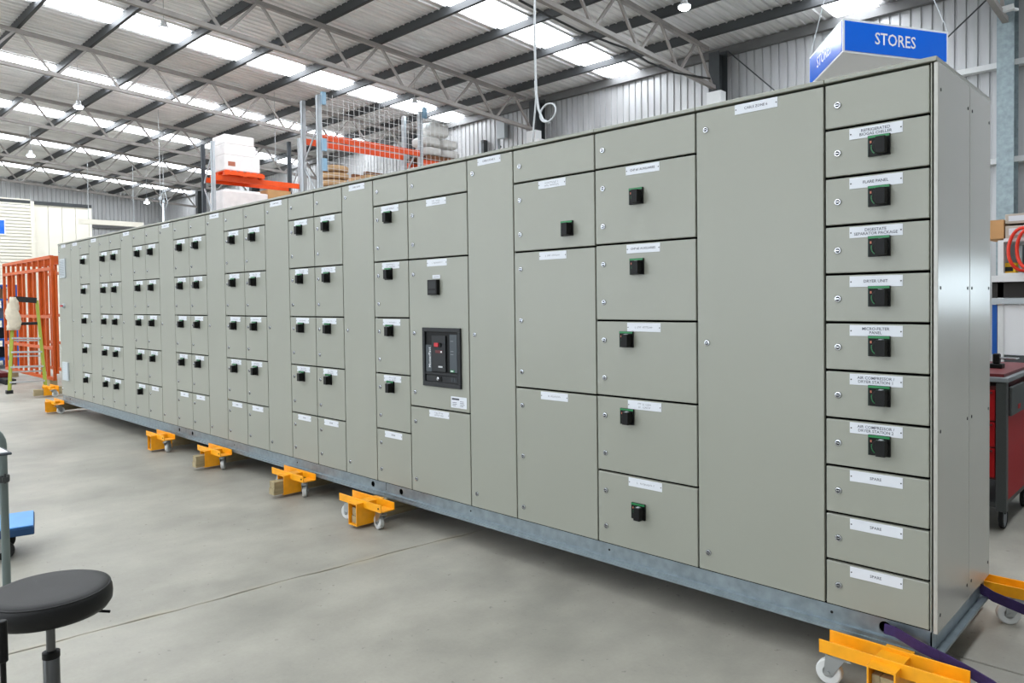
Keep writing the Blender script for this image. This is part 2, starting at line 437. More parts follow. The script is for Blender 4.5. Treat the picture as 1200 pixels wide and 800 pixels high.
# girts on the back wall next to the galvanised column
p = on_y(1118, 88, YW-0.1); q = on_y(1165, 190, YW-0.1)
for i_, z in enumerate((p.z, q.z)):
    tag(MB().box(-7.4, -1.7, YW-0.2, YW-0.02, z-0.05, z+0.05).build('trim_%d' % (2+i_), 'white_paint'), kind='structure')
tag(MB().box(XL+0.03, XL+0.18, -20, YW, 5.55, 5.75).build('trim_4', 'steel_grey'), kind='structure')

# ------------------------------------------------------------------ columns and roof trusses
TR = [-2.05, -7.65, -13.25, -18.85, -24.45, -30.05, -35.65]
ORD = ['nearest, galvanised', 'nearest but one', 'third', 'fourth', 'fifth', 'sixth', 'farthest']
for k, x in enumerate(TR):
    t = thing('steel_column', ['galvanised steel column on the back wall behind the stores shelving', 'dark steel column on the back wall at the end of the nearest roof truss', 'dark steel column on the back wall beside the hanging white rope loop', 'steel column on the back wall behind the wire mesh rack', 'steel column on the back wall behind the wrapped pallet load', 'second farthest steel column on the back wall', 'farthest steel column on the back wall'][k], 'column', (x, 12.45, 0))
    mt = 'galv_column' if k == 0 else 'column_dark'
    MB().box(-0.13, 0.13, -0.19, -0.175, 0, chord_z(12.3)).build('flange', mt, t)
    MB().box(-0.13, 0.13, 0.175, 0.19, 0, chord_z(12.6)+0.1).build('flange', mt, t)
    MB().box(-0.006, 0.006, -0.175, 0.175, 0, chord_z(12.3)).build('web', mt, t)
    MB().box(-0.18, 0.18, -0.22, 0.22, 0, 0.02).build('base_plate', mt, t)
for k, x in enumerate(TR):
    names = ['roof truss overhead at the stores end, ending at the galvanised column', 'nearest fully seen roof truss, ending at a dark column above the switchboard', 'roof truss running to the column by the hanging rope loop', 'roof truss passing behind the wire mesh rack', 'roof truss third from the far end wall', 'roof truss second from the far end wall', 'roof truss right against the far end wall']
    t = thing('roof_truss', names[k] , 'truss', (x, 0, 0), 0, 'steel roof trusses')
    ya, yb = 12.28, YR
    MB().bar((0, ya-0.3, chord_z(ya-0.3)-0.03), (0, yb, chord_z(yb)-0.03), 0.09, 0.09).build('top_chord', 'truss_paint', t)
    MB().bar((0, ya, 6.33+0.0595*(12-ya)), (0, yb, 6.33+0.0595*(12-yb)), 0.09, 0.09).build('bottom_chord', 'truss_paint', t)
    dn = [('truss_paint')]
    for i, y in enumerate(PUR):
        zt = chord_z(y)-0.05
        for yy in (y+0.66, y-0.66):
            if yy > ya+0.05 or yy < yb: continue
            zb_ = 6.36+0.0595*(12-yy)
            MB().bar((0, y+(0.05 if yy > y else -0.05), zt), (0, yy, zb_), 0.05, 0.05).build('diagonal', 'truss_paint', t)

# ------------------------------------------------------------------ the switchboard
SBX, SBY, SBZ = -5.7, 0.42, 0.16
sb = thing('switchboard', 'long grey-green electrical switchboard of many labelled doors on orange skates', 'switchboard', (SBX, SBY, SBZ))
def L(x, y, z): return (x-SBX, y-SBY, z-SBZ)
D0, DEPTH = 0.022, 0.845
HT = 2.167
# carcass set back behind the doors
MB().box(-11.395, -0.002, D0+0.012, DEPTH-0.004, ZB-0.004, ZB+HT).build('carcass', 'recess_black', sb, L(0, 0, 0))  # coloured black so the gaps between doors carry their shade
MB().box(-11.395, 0.0, DEPTH-0.004, DEPTH, ZB, ZB+HT).build('back_panel', 'panel_grey', sb, L(0, 0, 0))

widths = [.6 if i in (1, 2, 3, 5, 25) else .4 for i in range(26)]
edges = [0.0]
for w_ in widths: edges.append(round(edges[-1]-w_, 3))
# top covers, one over each section
for i in range(26):
    a = edges[i+1]; b = edges[i]
    MB().box(a+0.001, b-0.001 + (0.02 if i == 0 else 0), -0.005, DEPTH+0.005, ZB+2.172, ZB+2.190).build('top_cover', 'panel_grey', sb, L(0, 0, 0), bevel=0.0025, seg=1)
# end panels (right-hand end and left-hand end)
for (ya, yb) in ((0.004, 0.472), (0.478, DEPTH)):
    ep = MB().box(0.006, 0.021, ya, yb, ZB-0.006, ZB+2.170).build('end_panel', 'end_panel', sb, L(0, 0, 0), bevel=0.002, seg=2)
    for z in (0.06, 0.77, 1.32, 2.07):
        for yy in (ya+0.035, yb-0.03):
            MB().lathe([(0.007, 0), (0.007, 0.0015), (0.003, 0.0018), (0.0, 0.0018)], 10, (0.021, yy, ZB+z), axis='x').build('screw', 'black_plastic', ep)
for (ya, yb) in ((0.004, 0.472), (0.478, DEPTH)):
    MB().box(-11.412, -11.398, ya, yb, ZB-0.006, ZB+2.170).build('end_panel', 'end_panel', sb, L(0, 0, 0), bevel=0.002, seg=1)
MB().box(-0.0035, 0.0005, 0.002, D0+0.012, ZB, ZB+HT).build('corner_post', 'panel_grey', sb, L(0, 0, 0))

# plinth: galvanised channel with cable holes, in three lengths
HOLES = [(-11.22, .018), (-11.06, .018), (-7.19, .021), (-6.854, .021), (-3.676, .021), (-3.34, .021), (-0.169, .024)]
def plinth(x0, x1):
    m = MB(); zt, zl = 0.258, 0.189; yf = 0.012; cur = x0; s = (zt-zl)/2; zc = (zt+zl)/2
    for hx, r in sorted(HOLES):
        if not (x0 < hx < x1): continue
        m.quad([(cur, yf, zl), (hx-s, yf, zl), (hx-s, yf, zt), (cur, yf, zt)])
        n = 16; out = []; inn = []
        for j in range(n):
            t = 2*PI*j/n; c_, s_ = math.cos(t), math.sin(t); k = s/max(abs(c_), abs(s_))
            out.append((hx+c_*k, yf, zc+s_*k)); inn.append((hx+c_*r, yf, zc+s_*r))
        for j in range(n):
            j2 = (j+1) % n; m.quad([inn[j], out[j], out[j2], inn[j2]])
            m.quad([inn[j], inn[j2], (inn[j2][0], yf+0.004, inn[j2][2]), (inn[j][0], yf+0.004, inn[j][2])])
        cur = hx+s
    m.quad([(cur, yf, zl), (x1, yf, zl), (x1, yf, zt), (cur, yf, zt)])
    m.box(x0, x1, -0.004, 0.05, 0.172, 0.189)          # rolled lip
    m.box(x0, x1, -0.010, 0.09, 0.160, 0.172)          # bottom flange
    m.build('plinth', 'galv', sb, L(0, 0, 0))
    MB().box(x0, x1, 0.075, 0.08, 0.172, 0.258).build('hole_shade_backing', 'recess_black', sb, L(0, 0, 0))  # added black strip, stands in for the shade inside the cable holes
plinth(-11.395, -7.02); plinth(-7.016, -3.517); plinth(-3.513, 0.0)
MB().box(-0.006, 0.0, 0.012, DEPTH, 0.16, 0.254).box(-0.05, 0.03, 0.012, DEPTH, 0.160, 0.170).build('plinth_end', 'galv', sb, L(0, 0, 0))
MB().box(-11.395, 0.0, DEPTH-0.03, DEPTH-0.02, 0.16, 0.256).build('plinth_back', 'galv', sb, L(0, 0, 0))
for x in (-1.537, -0.379, -2.62, -4.75, -5.9):
    MB().lathe([(0.006, 0), (0.006, -0.002), (0, -0.002)], 8, (x, 0.012, 0.226), axis='y').build('screw', 'black_plastic', sb, L(0, 0, 0))

# shared small parts -------------------------------------------------------
lk = MB(); lk.lathe([(0.0145, 0.0), (0.0145, -0.003), (0.0125, -0.006), (0.0088, -0.0064), (0.0068, -0.0035)], 18, axis='y', mi=0)
lk.lathe([(0.0082, -0.0060), (0.0082, -0.0062), (0.0, -0.0062)], 12, axis='y', mi=1)
lk.box(-0.0066, 0.0066, -0.0082, -0.0064, -0.0018, 0.0018, 0)
LOCK = lk.mesh('lock', ['chrome', 'dark_plastic'], smooth=40)
def handle_mesh():
    m = MB(); h = 0.041
    m.box(-h, h, -0.010, 0, -h, h, 0)                        # square plate
    m.box(-h, h, -0.0125, -0.010, h-0.011, h, 1)             # green top band
    m.box(-h, -h+0.005, -0.0115, -0.010, -h, h-0.012, 3)
    m.lathe([(0.031, -0.010), (0.031, -0.016), (0.026, -0.019), (0.0, -0.019)], 24, (0.006, 0, -0.004), 0, 'y')
    # green arc around the dial
    for k in range(7):
        t0 = PI*0.93 + k*0.16; t1 = t0+0.12; r0, r1 = 0.0325, 0.0362
        m.quad([(0.006+math.cos(t)*r, -0.0104, -0.004+math.sin(t)*r) for t, r in ((t0, r0), (t1, r0), (t1, r1), (t0, r1))], 1)
    m.box(0.000, 0.035, -0.052, -0.018, -0.036, 0.027, 0)   # grip
    m.box(-0.006, -0.0015, -0.030, -0.018, -0.034, 0.026, 1)
    m.box(0.006, 0.022, -0.040, -0.020, 0.0262, 0.0290, 4)   # white pointer
    m.box(-0.034, -0.026, -0.0112, -0.010, 0.010, 0.021, 2)  # orange mark
    return m.mesh('rotary_handle', ['black_plastic', 'green_plastic', 'orange_mark', 'deep_green', 'white_label'], bevel=0.0008, seg=1)
HANDLE = handle_mesh()
pl = MB().box(0, 0.2, -0.002, 0, 0, 0.044)
PLATE = pl.mesh('label_plate', 'white_label', bevel=0.0006, seg=1)
ps = MB()
for x in (0.006, 0.194): ps.lathe([(0.003, 0), (0.003, -0.001), (0, -0.0012)], 8, (x, -0.002, 0.021), axis='y')
PSCREW = ps.mesh('label_rivets', 'tool_grey')
def greek(seed, lines=1, width=0.09):
    """print too small to read in the photograph: rows of short strokes"""
    r = random.Random(seed); m = MB(); n = 0
    for ln in range(lines):
        z = 0.0 if lines == 1 else (0.0075 if ln == 0 else -0.0075)
        w = width*r.uniform(0.8, 1.0); x = -w/2
        while x < w/2:
            if r.random() > 0.14:
                m.box(x, x+0.0011, -0.0002, 0, z-0.0045, z+0.0045)
                k = r.choice((-0.0040, 0.0, 0.0040)); m.box(x, x+0.0048, -0.0002, 0, z+k-0.0006, z+k+0.0006)
            x += 0.0066
    return m.mesh('label_print', 'print')
GREEK = [greek(s, 1 + s % 2, 0.08+0.012*(s % 5)) for s in range(10)]

DOORS = {}
def door_mesh(w_, h_):
    k = (round(w_, 4), round(h_, 4))
    if k not in DOORS:
        DOORS[k] = MB().box(0, w_, 0, D0, 0, h_).mesh('door', 'panel_grey', bevel=0.0038, seg=2)
    return DOORS[k]
GX, GZ = 0.0042, 0.0050
def door(xl, xr, z0, z1, label=None, plate_x=None, locks=(), handle=None, gi=None, plate_dz=0.010):
    """one door; z relative to the door base, x in world; returns the part"""
    a, b = xl+GX, xr-GX; c, d = z0+GZ, z1-GZ
    o = link('door', door_mesh(b-a, d-c), sb, L(a, 0, ZB+c))
    for z in locks: link('lock', LOCK, o, (xl+0.054-a, 0, z-c))
    if plate_x is not None:
        px_, pz = xl+plate_x-a, (z1-plate_dz-0.044)-c
        link('label_plate', PLATE, o, (px_, 0, pz)); link('label_rivets', PSCREW, o, (px_, 0, pz))
        if label: link('lettering', text_mesh(label, 0.0162, 'print', 0.165), o, (px_+0.1, -0.0024, pz+0.022))
        elif gi is not None: link('label_print', GREEK[gi % 10], o, (px_+0.1, -0.0022, pz+0.022))
    if handle: link('rotary_handle', HANDLE, o, (xl+handle[0]-a, 0, handle[1]-c))
    return o
ROWS = [0.0, 0.387, 0.785, 1.181, 1.578, 1.974, HT]
gi = 0
for i in range(26):
    xl, xr = edges[i+1], edges[i]
    if i == 0:
        zs = [HT] + [1.979-0.1985*k for k in range(10)] + [0.0]
        names = [None, 'REFRIGERATED\nBIOGAS CHILLER', 'FLARE PANEL', 'DIGESTATE\nSEPARATOR PACKAGE', 'DRYER UNIT', 'MICRO-FILTER\nPANEL', 'AIR COMPRESSOR /\nDRYER STATION 1', 'AIR COMPRESSOR /\nDRYER STATION 2', 'SPARE', 'SPARE', 'SPARE']
        for k in range(11):
            z1, z0 = zs[k], zs[k+1]
            door(xl, xr-0.0035, z0, z1, names[k], 0.1 if k else None, [z1-0.101 if k else 2.074], (0.215, z1-0.092) if 1 <= k <= 7 else None)
    elif i == 2:
        nm = [None, 'CHP #1 AUXILIARIES', 'CHP #2 AUXILIARIES', None, None, None]
        hp = {1: (0.265, 1.810), 2: (0.265, 1.456), 3: (0.198, 1.086), 4: (0.198, 0.690), 5: (0.262, 0.212)}
        for k in range(6):
            z1, z0 = ROWS[6-k], ROWS[5-k]
            door(xl, xr, z0, z1, nm[k], 0.2 if k else None, [2.07] if k == 0 else [z1-0.103, z0+0.095], hp.get(k), {3: 2, 4: 5, 5: 4}.get(k))
    elif i == 3:
        zs = [HT, 1.972, 1.573, 0.783, 0.0]
        lk_ = [[2.067], [1.871, 1.673], [1.473, 1.174, 0.876], [0.680, 0.382, 0.082]]
        for k in range(4):
            door(xl, xr, zs[k+1], zs[k], None, 0.2 if k else None, lk_[k], (0.41, 1.682) if k == 1 else None, [None, 3, 2, 6][k])
    elif i == 5:
        zs = [HT, 1.972, 1.577, 0.584, 0.0]
        lk_ = [[2.069], [1.871, 1.676], [1.474, 1.078, 0.680], [0.480, 0.087]]
        for k in range(4):
            o = door(xl, xr, zs[k+1], zs[k], None, 0.2 if k else None, lk_[k], None, [None, 1, 4, 7][k])
            if k == 2: acb = o; acb_z = zs[k+1]+GZ; acb_x = xl+GX
    elif i == 6 or i in (8, 9, 11, 12, 14, 15, 17, 18, 20, 21, 23):
        for k in range(6):
            z1, z0 = ROWS[6-k], ROWS[5-k]
            has = 1 <= k <= 4 or (k == 5 and i in (18, 20, 21, 23))
            gi += 1
            spare = (k == 5 and not has)
            door(xl, xr, z0, z1, 'SPARE' if spare else None, 0.1 if k else None, [2.075] if k == 0 else [z1-0.1, z0+0.097], (0.180, z1-0.089) if has else None, gi)
    elif i == 25:
        o = door(xl, xr, 0, HT, None, 0.17, [2.075, 1.083, 0.09], None, 3, 0.0)
        a = xl+GX
        v = MB().box(0, 0.26, -0.016, 0, 0, 0.27, 0)
        for q in range(12): v.box(0.022, 0.238, -0.019, -0.016, 0.025+q*0.019, 0.034+q*0.019, 1)
        v.build('vent_grille', ['vent_grey', 'shelf_grey'], o, (-11.30-a, 0, 1.69), bevel=0.001, seg=1)
        v = MB().box(0, 0.26, -0.02, 0, 0, 0.26, 0)
        for q in range(10): v.box(0.022, 0.238, -0.022, -0.02, 0.02+q*0.022, 0.034+q*0.022, 0)
        v.build('filter_cover', ['vent_grey'], o, (-11.275-a, 0, 0.222), bevel=0.002, seg=1)
        MB().lathe([(0.034, 0), (0.034, -0.02), (0.026, -0.03), (0, -0.03)], 16, axis='y').build('switch_collar', 'vent_grey', o, (-11.15-a, 0, 1.288))
        MB().box(-0.045, 0.045, -0.05, -0.03, -0.012, 0.012).build('red_switch', 'red_plastic', o, (-11.165-a, 0, 1.288), bevel=0.002, seg=1)
    else:
        nm = {1: 'CABLE ZONE 6', 4: 'CABLE ZONE 5'}.get(i, 'CABLE ZONE')
        lw = {24: 0.1}.get(i, 0.2 if i == 1 else 0.1)
        door(xl, xr, 0, HT, nm, lw, [2.075, 1.082, 0.09], None, None, 0.006)
# air circuit breaker, meter and maker's plate on the breaker door
def onacb(x, z): return (x-acb_x, 0, z-acb_z)
b_ = MB(); W_, H_ = 0.378, 0.386
b_.box(0, W_, -0.014, 0, 0, 0.03).box(0, W_, -0.014, 0, H_-0.026, H_).box(0, 0.026, -0.014, 0, 0.03, H_-0.026).box(W_-0.026, W_, -0.014, 0, 0.03, H_-0.026).box(0.026, W_-0.026, -0.012, 0, 0.078, 0.092)
b_.build('breaker_bezel', 'dark_plastic', acb, onacb(-3.049, 0.734), bevel=0.002, seg=1)
MB().box(0.026, W_-0.026, -0.003, 0, 0.03, H_-0.026).build('breaker_face', 'black_plastic', acb, onacb(-3.049, 0.734))
MB().box(0.030, 0.088, -0.007, -0.003, 0.097, 0.272).build('breaker_side_strip', 'slate_plastic', acb, onacb(-3.049, 0.734))
MB().box(0.096, 0.235, -0.013, -0.003, 0.100, 0.335).build('breaker_centre_plate', 'dark_plastic', acb, onacb(-3.049, 0.734), bevel=0.002, seg=1)
MB().box(0.272, 0.345, -0.010, -0.003, 0.100, 0.345).build('breaker_trip_unit', 'slate_plastic', acb, onacb(-3.049, 0.734), bevel=0.002, seg=1)
MB().box(0.278, 0.318, -0.0115, -0.010, 0.103, 0.118).build('green_badge', 'green_plastic', acb, onacb(-3.049, 0.734))
MB().box(0.284, 0.308, -0.0120, -0.0115, 0.107, 0.114).build('badge_print', 'white_print', acb, onacb(-3.049, 0.734))
MB().box(0.130, 0.172, -0.022, -0.013, 0.262, 0.288).build('red_button', 'red_plastic', acb, onacb(-3.049, 0.734), bevel=0.002, seg=1)
MB().box(0.180, 0.198, -0.020, -0.013, 0.262, 0.288).build('black_button', 'black_plastic', acb, onacb(-3.049, 0.734), bevel=0.002, seg=1)
MB().box(0.135, 0.205, -0.0142, -0.013, 0.222, 0.240, 0).box(0.188, 0.202, -0.0150, -0.013, 0.225, 0.236, 1).build('indicator_window', ['dark_red', 'white_print'], acb, onacb(-3.049, 0.734))
MB().box(0.165, 0.205, -0.0150, -0.013, 0.128, 0.138).build('rating_print', 'aluminium', acb, onacb(-3.049, 0.734))
MB().box(0.032, 0.344, -0.006, -0.003, 0.036, 0.072, 0).box(0.13, 0.19, -0.010, -0.006, 0.038, 0.070, 1).build('lower_strip', ['dark_plastic', 'black_plastic'], acb, onacb(-3.049, 0.734))
MB().lathe([(0.012, 0), (0.012, -0.006), (0.007, -0.007), (0, -0.007)], 14, (0.158, -0.010, 0.054), axis='y').build('key_lock', 'chrome', acb, onacb(-3.049, 0.734))
for q in range(4): MB().box(0.285+q*0.013, 0.291+q*0.013, -0.008, -0.006, 0.042, 0.066).build('position_window', 'slate_plastic', acb, onacb(-3.049, 0.734))
tm = text_mesh('MasterPact', 0.030, 'white_print', 0.15)
tm = tm.copy()
for v in tm.vertices: v.co = (-v.co.z, v.co.y, v.co.x)
o = link('lettering', tm, acb, onacb(-3.049+0.070, 0.734+0.19)); o.location.y = -0.0075
for z in (0.300, 0.235, 0.215): MB().box(0.283, 0.31, -0.0108, -0.010, z, z+0.004).build('trip_print', 'shelf_grey', acb, onacb(-3.049, 0.734))
mtr = MB().box(0, 0.094, -0.03, 0, 0, 0.1)
o = mtr.build('meter', 'black_plastic', acb, onacb(-2.967, 1.334), bevel=0.004, seg=2)
MB().box(0.010, 0.084, -0.0308, -0.03, 0.042, 0.092).build('meter_screen', 'dark_plastic', acb, onacb(-2.967, 1.334))
MB().box(0.010, 0.084, -0.0316, -0.03, 0.012, 0.030).build('meter_keys', 'dark_plastic', acb, onacb(-2.967, 1.334), bevel=0.0005, seg=1)
MB().box(0, 0.076, -0.002, 0, 0, 0.024).build('meter_label', 'white_label', acb, onacb(-2.945, 1.441))
o = link('label_print', GREEK[2], acb, onacb(-2.907, 1.453)); o.location.y = -0.0022; o.scale = (0.5, 1, 0.7)
MB().box(0, 0.15, -0.002, 0, 0, 0.072).build('maker_plate', 'white_label', acb, onacb(-2.779, 0.610), bevel=0.0005, seg=1)
mp_ = MB(); mp_.box(0.010, 0.080, -0.0004, 0, 0.051, 0.062)
r = random.Random(3)
for q in range(4):
    for x0_ in (0.014, 0.088):
        if q == 0 and x0_ < 0.05: continue
        z_ = 0.042-q*0.010; mp_.box(x0_, x0_+r.uniform(0.03, 0.05), -0.0003, 0, z_, z_+0.003)
o = mp_.build('maker_print', 'print', acb, onacb(-2.779, 0.610)); o.location.y = -0.0022

# ------------------------------------------------------------------ skates under the switchboard
def castor(parent, x, y, zt, ang, r=0.05):
    ca, sa = math.cos(ang), math.sin(ang)
    off = 0.03
    m = MB(); m.box(-0.04, 0.04, -0.035, 0.035, zt-0.006, zt); m.lathe([(0.024, zt-0.02), (0.024, zt-0.006)], 14)
    for s in (-1, 1):
        i = len(m.v)
        pts = [(-0.035, zt-0.022), (0.04, zt-0.022), (off+0.016, r-0.012), (off-0.016, r-0.012)]
        for yy in (s*0.019, s*0.022):
            m.v += [(a, yy, b) for a, b in pts]
        m.f += [(i, i+1, i+2, i+3), (i+7, i+6, i+5, i+4)]; m.m += [0, 0]
        for k in range(4):
            k2 = (k+1) % 4; m.f.append((i+k, i+k2, i+4+k2, i+4+k)); m.m.append(0)
    m.box(-0.035, 0.04, -0.022, 0.022, zt-0.024, zt-0.019)
    m.cyl((off, -0.028, r), (off, 0.028, r), 0.008, 10)
    o = m.build('castor_fork', 'zinc', parent, (x, y, 0), rot=(0, 0, ang), smooth=35)
    MB().lathe([(r*0.45, -0.0165), (r*0.9, -0.0165), (r, -0.012), (r, 0.012), (r*0.9, 0.0165), (r*0.45, 0.0165), (r*0.4, 0.012), (r*0.4, -0.012), (r*0.45, -0.0165)], 28, (off, 0, r), axis='y').lathe([(r*0.41, -0.006), (0, -0.006)], 20, (off, 0, r), axis='y').lathe([(r*0.41, 0.006), (0, 0.006)], 20, (off, 0, r), axis='y').build('wheel', 'wheel_white', o, smooth=40)
    MB().box(-0.055, -0.005, -0.018, 0.018, zt-0.03, zt-0.022).build('brake_pedal', 'zinc', o)
    return o
def skate(cx, dy, label, out=0.0, angs=(PI, PI), flip=False, x0=None, free=False):
    t = thing('orange_skate', label, 'skate', (cx, dy, 0), PI if flip else 0, 'orange skates carrying the switchboard')
    for y in (-0.195, -0.085):
        MB().box(-0.25, 0.25, y-0.003, y+0.003, 0.140, 0.192).build('side_plate', 'skate_orange', t, bevel=0.001, seg=1)
    for x in (-0.19, 0.19):
        MB().box(x-0.06, x+0.06, -0.192, -0.088, 0.140, 0.146).build('castor_plate', 'skate_orange', t)
    m = MB(); w_ = 0.05; y0, y1 = -0.255, (-0.025 if dy <= 0 or flip or free else -0.020-dy)
    m.box(-w_, w_, y0, y1, 0.168, 0.176).box(-w_, w_, y0, y1, 0.022, 0.03).box(-w_, -w_+0.006, y0, y1, 0.03, 0.168).box(w_-0.006, w_, y0, y1, 0.03, 0.168)
    m.build('square_tube', 'skate_orange', t)
    m = MB(); ya = -0.235-out
    m.box(-0.040, 0.040, ya, 0.30, 0.031, 0.082).build('timber_block', 'timber', t, bevel=0.002, seg=1)
    MB().box(-0.041, -0.012, ya+0.006, 0.30, 0.083, 0.136).build('timber_block', 'timber', t, bevel=0.002, seg=1)
    MB().box(-0.010, 0.041, ya+0.002, 0.30, 0.083, 0.136).build('timber_block', 'timber', t, bevel=0.002, seg=1)
    MB().box(-0.036, 0.036, -0.02, 0.30, 0.137, 0.159).build('timber_packer', 'timber', t)
    castor(t, -0.20, -0.14, 0.140, angs[0]); castor(t, 0.17, -0.14, 0.140, angs[1])
    for x in (0.244,):
        MB().lathe([(0.006, 0), (0.006, -0.004), (0, -0.004)], 8, (x-math.copysign(0.02, x), -0.198, 0.166), axis='y').build('bolt', 'black_plastic', t)
    return t
skate(-0.10, 0.0, 'orange skate under the near right corner with timber blocks in its tube', 0.0, (PI*1.02, PI*0.9))
skate(-3.50, -0.03, 'orange skate with both white wheels in view, nearest the middle of the switchboard', 0.0, (PI*1.05, PI*0.95))
skate(-4.645, 0.055, 'orange skate with pale timber jutting out in front, third from the right', 0.10, (PI, PI*0.8))
skate(-6.12, 0.055, 'orange skate with weathered timber jutting out in front, fourth from the right', 0.10, (PI*0.9, PI*0.8))
skate(-7.36, 0.02, 'orange skate fifth from the right with an empty-looking tube', 0.0, (PI*0.8, PI*0.75))
skate(-11.44, 0.055, 'orange skate under the far left corner of the switchboard', 0.0, (PI*0.5, PI*0.5))
skate(-13.75, 0.57, 'spare orange skate standing on the floor beyond the far end', 0.16, (PI, PI*0.6), free=True)
skate(-0.10, DEPTH, 'orange skate under the rear right corner, partly hidden by the end panels', 0.0, (PI*0.15, PI*0.1), flip=True)

# purple lifting straps
def ribbon(pts, wvec, th=0.004):
    m = MB(); n = len(pts); i0 = 0; wv = Vector(wvec)
    P = [Vector(p) for p in pts]
    for k, p in enumerate(P):
        d = (P[min(k+1, n-1)]-P[max(k-1, 0)]).normalized(); nn = d.cross(wv).normalized()*th/2
        for s, g_ in ((-1, -1), (1, -1), (1, 1), (-1, 1)): m.v.append(tuple(p + wv*(s*0.5) + nn*g_))
    for k in range(n-1):
        for j in range(4):
            j2 = (j+1) % 4; m.f.append((k*4+j, k*4+j2, (k+1)*4+j2, (k+1)*4+j)); m.m.append(0)
    m.f.append((0, 1, 2, 3)); m.m.append(0); e = (n-1)*4; m.f.append((e+3, e+2, e+1, e)); m.m.append(0)
    return m
pts = [Vector(p) for p in ((-0.168, 0.0, 0.2235), (-0.12, -0.024, 0.232), (-0.03, -0.036, 0.206), (0.06, -0.042, 0.190), (0.145, -0.046, 0.168), (0.21, -0.05, 0.148), (0.35, -0.08, 0.09), (0.5, -0.12, 0.045), (0.8, -0.2, 0.036))]
tag(ribbon([tuple(p) for p in pts], (0.006, -0.010, 0.044)).build('lifting_strap', 'purple_strap'), 'dark purple lifting strap trailing out of the plinth hole at the near corner', 'strap')
pts = [(0.0, 0.765, 0.208), (0.05, 0.785, 0.176), (0.16, 0.82, 0.137), (0.4, 0.86, 0.08), (0.7, 0.9, 0.04)]
tag(ribbon(pts, (0.010, -0.016, 0.050)).build('lifting_strap', 'purple_strap'), 'dark purple lifting strap coming from under the end panels at the back', 'strap')

# ------------------------------------------------------------------ hanging stores sign: three-sided
tri = [(-1.66, 3.65), (-1.10, 4.73), (-2.31, 4.52)]
cx_ = sum(p[0] for p in tri)/3; cy_ = sum(p[1] for p in tri)/3
sg = thing('hanging_sign', 'three-sided blue hanging sign lettered STORES above the switchboard end', 'sign', (cx_, cy_, 3.70))
loc = [(p[0]-cx_, p[1]-cy_) for p in tri]
MB().prism(loc, 0.004, 0.30).build('sign_body', 'sign_white', sg)
ring = [(0, 1), (2, 0), (1, 2)]
for (i, j) in ring:
    a = Vector((loc[i][0], loc[i][1], 0)); b = Vector((loc[j][0], loc[j][1], 0)); d = (b-a).normalized(); ln = (b-a).length
    nrm = Vector((d.y, -d.x, 0))
    if nrm.dot((a+b)/2) < 0: nrm = -nrm
    ang = math.atan2(d.y, d.x)
    m = MB().box(0.022, ln-0.022, -0.004, 0, 0.020, 0.280)
    o = m.build('blue_face', 'sign_blue', sg, tuple(a + nrm*0.0002), rot=(0, 0, ang))
    if nrm.dot(Vector((d.y, -d.x, 0))) < 0: pass
    tx = text_mesh('STORES', 0.150, 'sign_white', 0.60)
    q = link('lettering', tx, o, (ln/2-0.02, -0.005, 0.150)); q.scale = (0.92, 1, 1.0)
pts = [(0, 0, 0.30), (0.3, 0.4, 3.5)]
for i, e in ((0, (-0.35, -0.15, 3.65)), (1, (0.15, 0.55, 3.55)), (2, (-0.45, 0.25, 3.58))):
    MB().tube([(loc[i][0], loc[i][1], 0.30), (loc[i][0]*0.5, loc[i][1]*0.5, 1.2), (0, 0, 1.9), (0, 0, 3.85)], 0.004, 5).build('hanging_wire', 'zinc', sg)

# ------------------------------------------------------------------ stores corner: shelving, cartons, tool trolley
SY = 4.0
def zz(py, y=SY): return on_y(1162, py, y).z
sh = thing('storage_shelf', 'white and grey storage shelf holding cartons behind the switchboard end', 'shelf', (0.0, SY+0.35, 0))
X0, X1 = -0.60-0.0, 0.62
for x in (-0.54, 0.60): MB().box(x-0.02, x+0.02, -0.34, 0.34, 0, zz(282)).build('upright', 'white_paint', sh)
for py in (282, 322): MB().box(X0+0.08, X1, -0.35, 0.35, zz(py)-0.015, zz(py)+0.012).build('shelf_board', 'white_paint', sh)
MB().box(X0, X1, -0.37, -0.35, zz(330.5), zz(323)).build('label_strip', 'white_paint', sh)
o = link('lettering', text_mesh('DISTRIBUTION BOARDS', 0.022, 'print'), sh, (-0.22, -0.3705, zz(326.8)))
MB().box(X0, X1, -0.34, -0.30, zz(349), zz(330.5)).build('gap_shade_strip', 'dark_gap', sh)  # dark strip, paints the shade of the open gap below the label strip
MB().box(X0, X1, -0.36, 0.35, zz(356), zz(349.5)).build('bench_top', 'vent_grey', sh)
MB().box(X0+0.04, X1, -0.33, -0.315, zz(415), zz(357)).build('white_panel', 'sign_white', sh)
MB().box(X0, X0+0.035, -0.335, -0.31, zz(415), zz(357)).build('blue_edge', 'shelf_blue', sh)
MB().box(X0, X1, -0.30, 0.34, 0.02, zz(416)).build('steel_lower_panel', 'steel_sheet', sh)
MB().box(X0+0.1, X1, 0.30, 0.33, zz(322), zz(284)).build('back_board', 'shelf_grey', sh)
def carton(name, label, px0, px1, py0, py1, y0, d, m_, lbl=True, group=None):
    a = on_y(px0, py1, y0); b = on_y(px1, py0, y0)
    t = thing(name, label, 'box', ((a.x+b.x)/2, y0+d/2, a.z), 0, group); w2 = (b.x-a.x)/2; h = b.z-a.z
    MB().box(-w2, w2, -d/2, d/2, 0, h).build('carton_body', m_, t, bevel=0.003, seg=1)
    MB().box(-0.02, 0.02, -d/2-0.001, d/2, h-0.002, h+0.001).build('packing_tape', 'carton_grey', t)
    if lbl: MB().box(-w2*0.7, w2*0.1, -d/2-0.002, -d/2, h*0.25, h*0.8).build('shipping_label', 'white_label', t)
    return t
zt = zz(282)+0.012
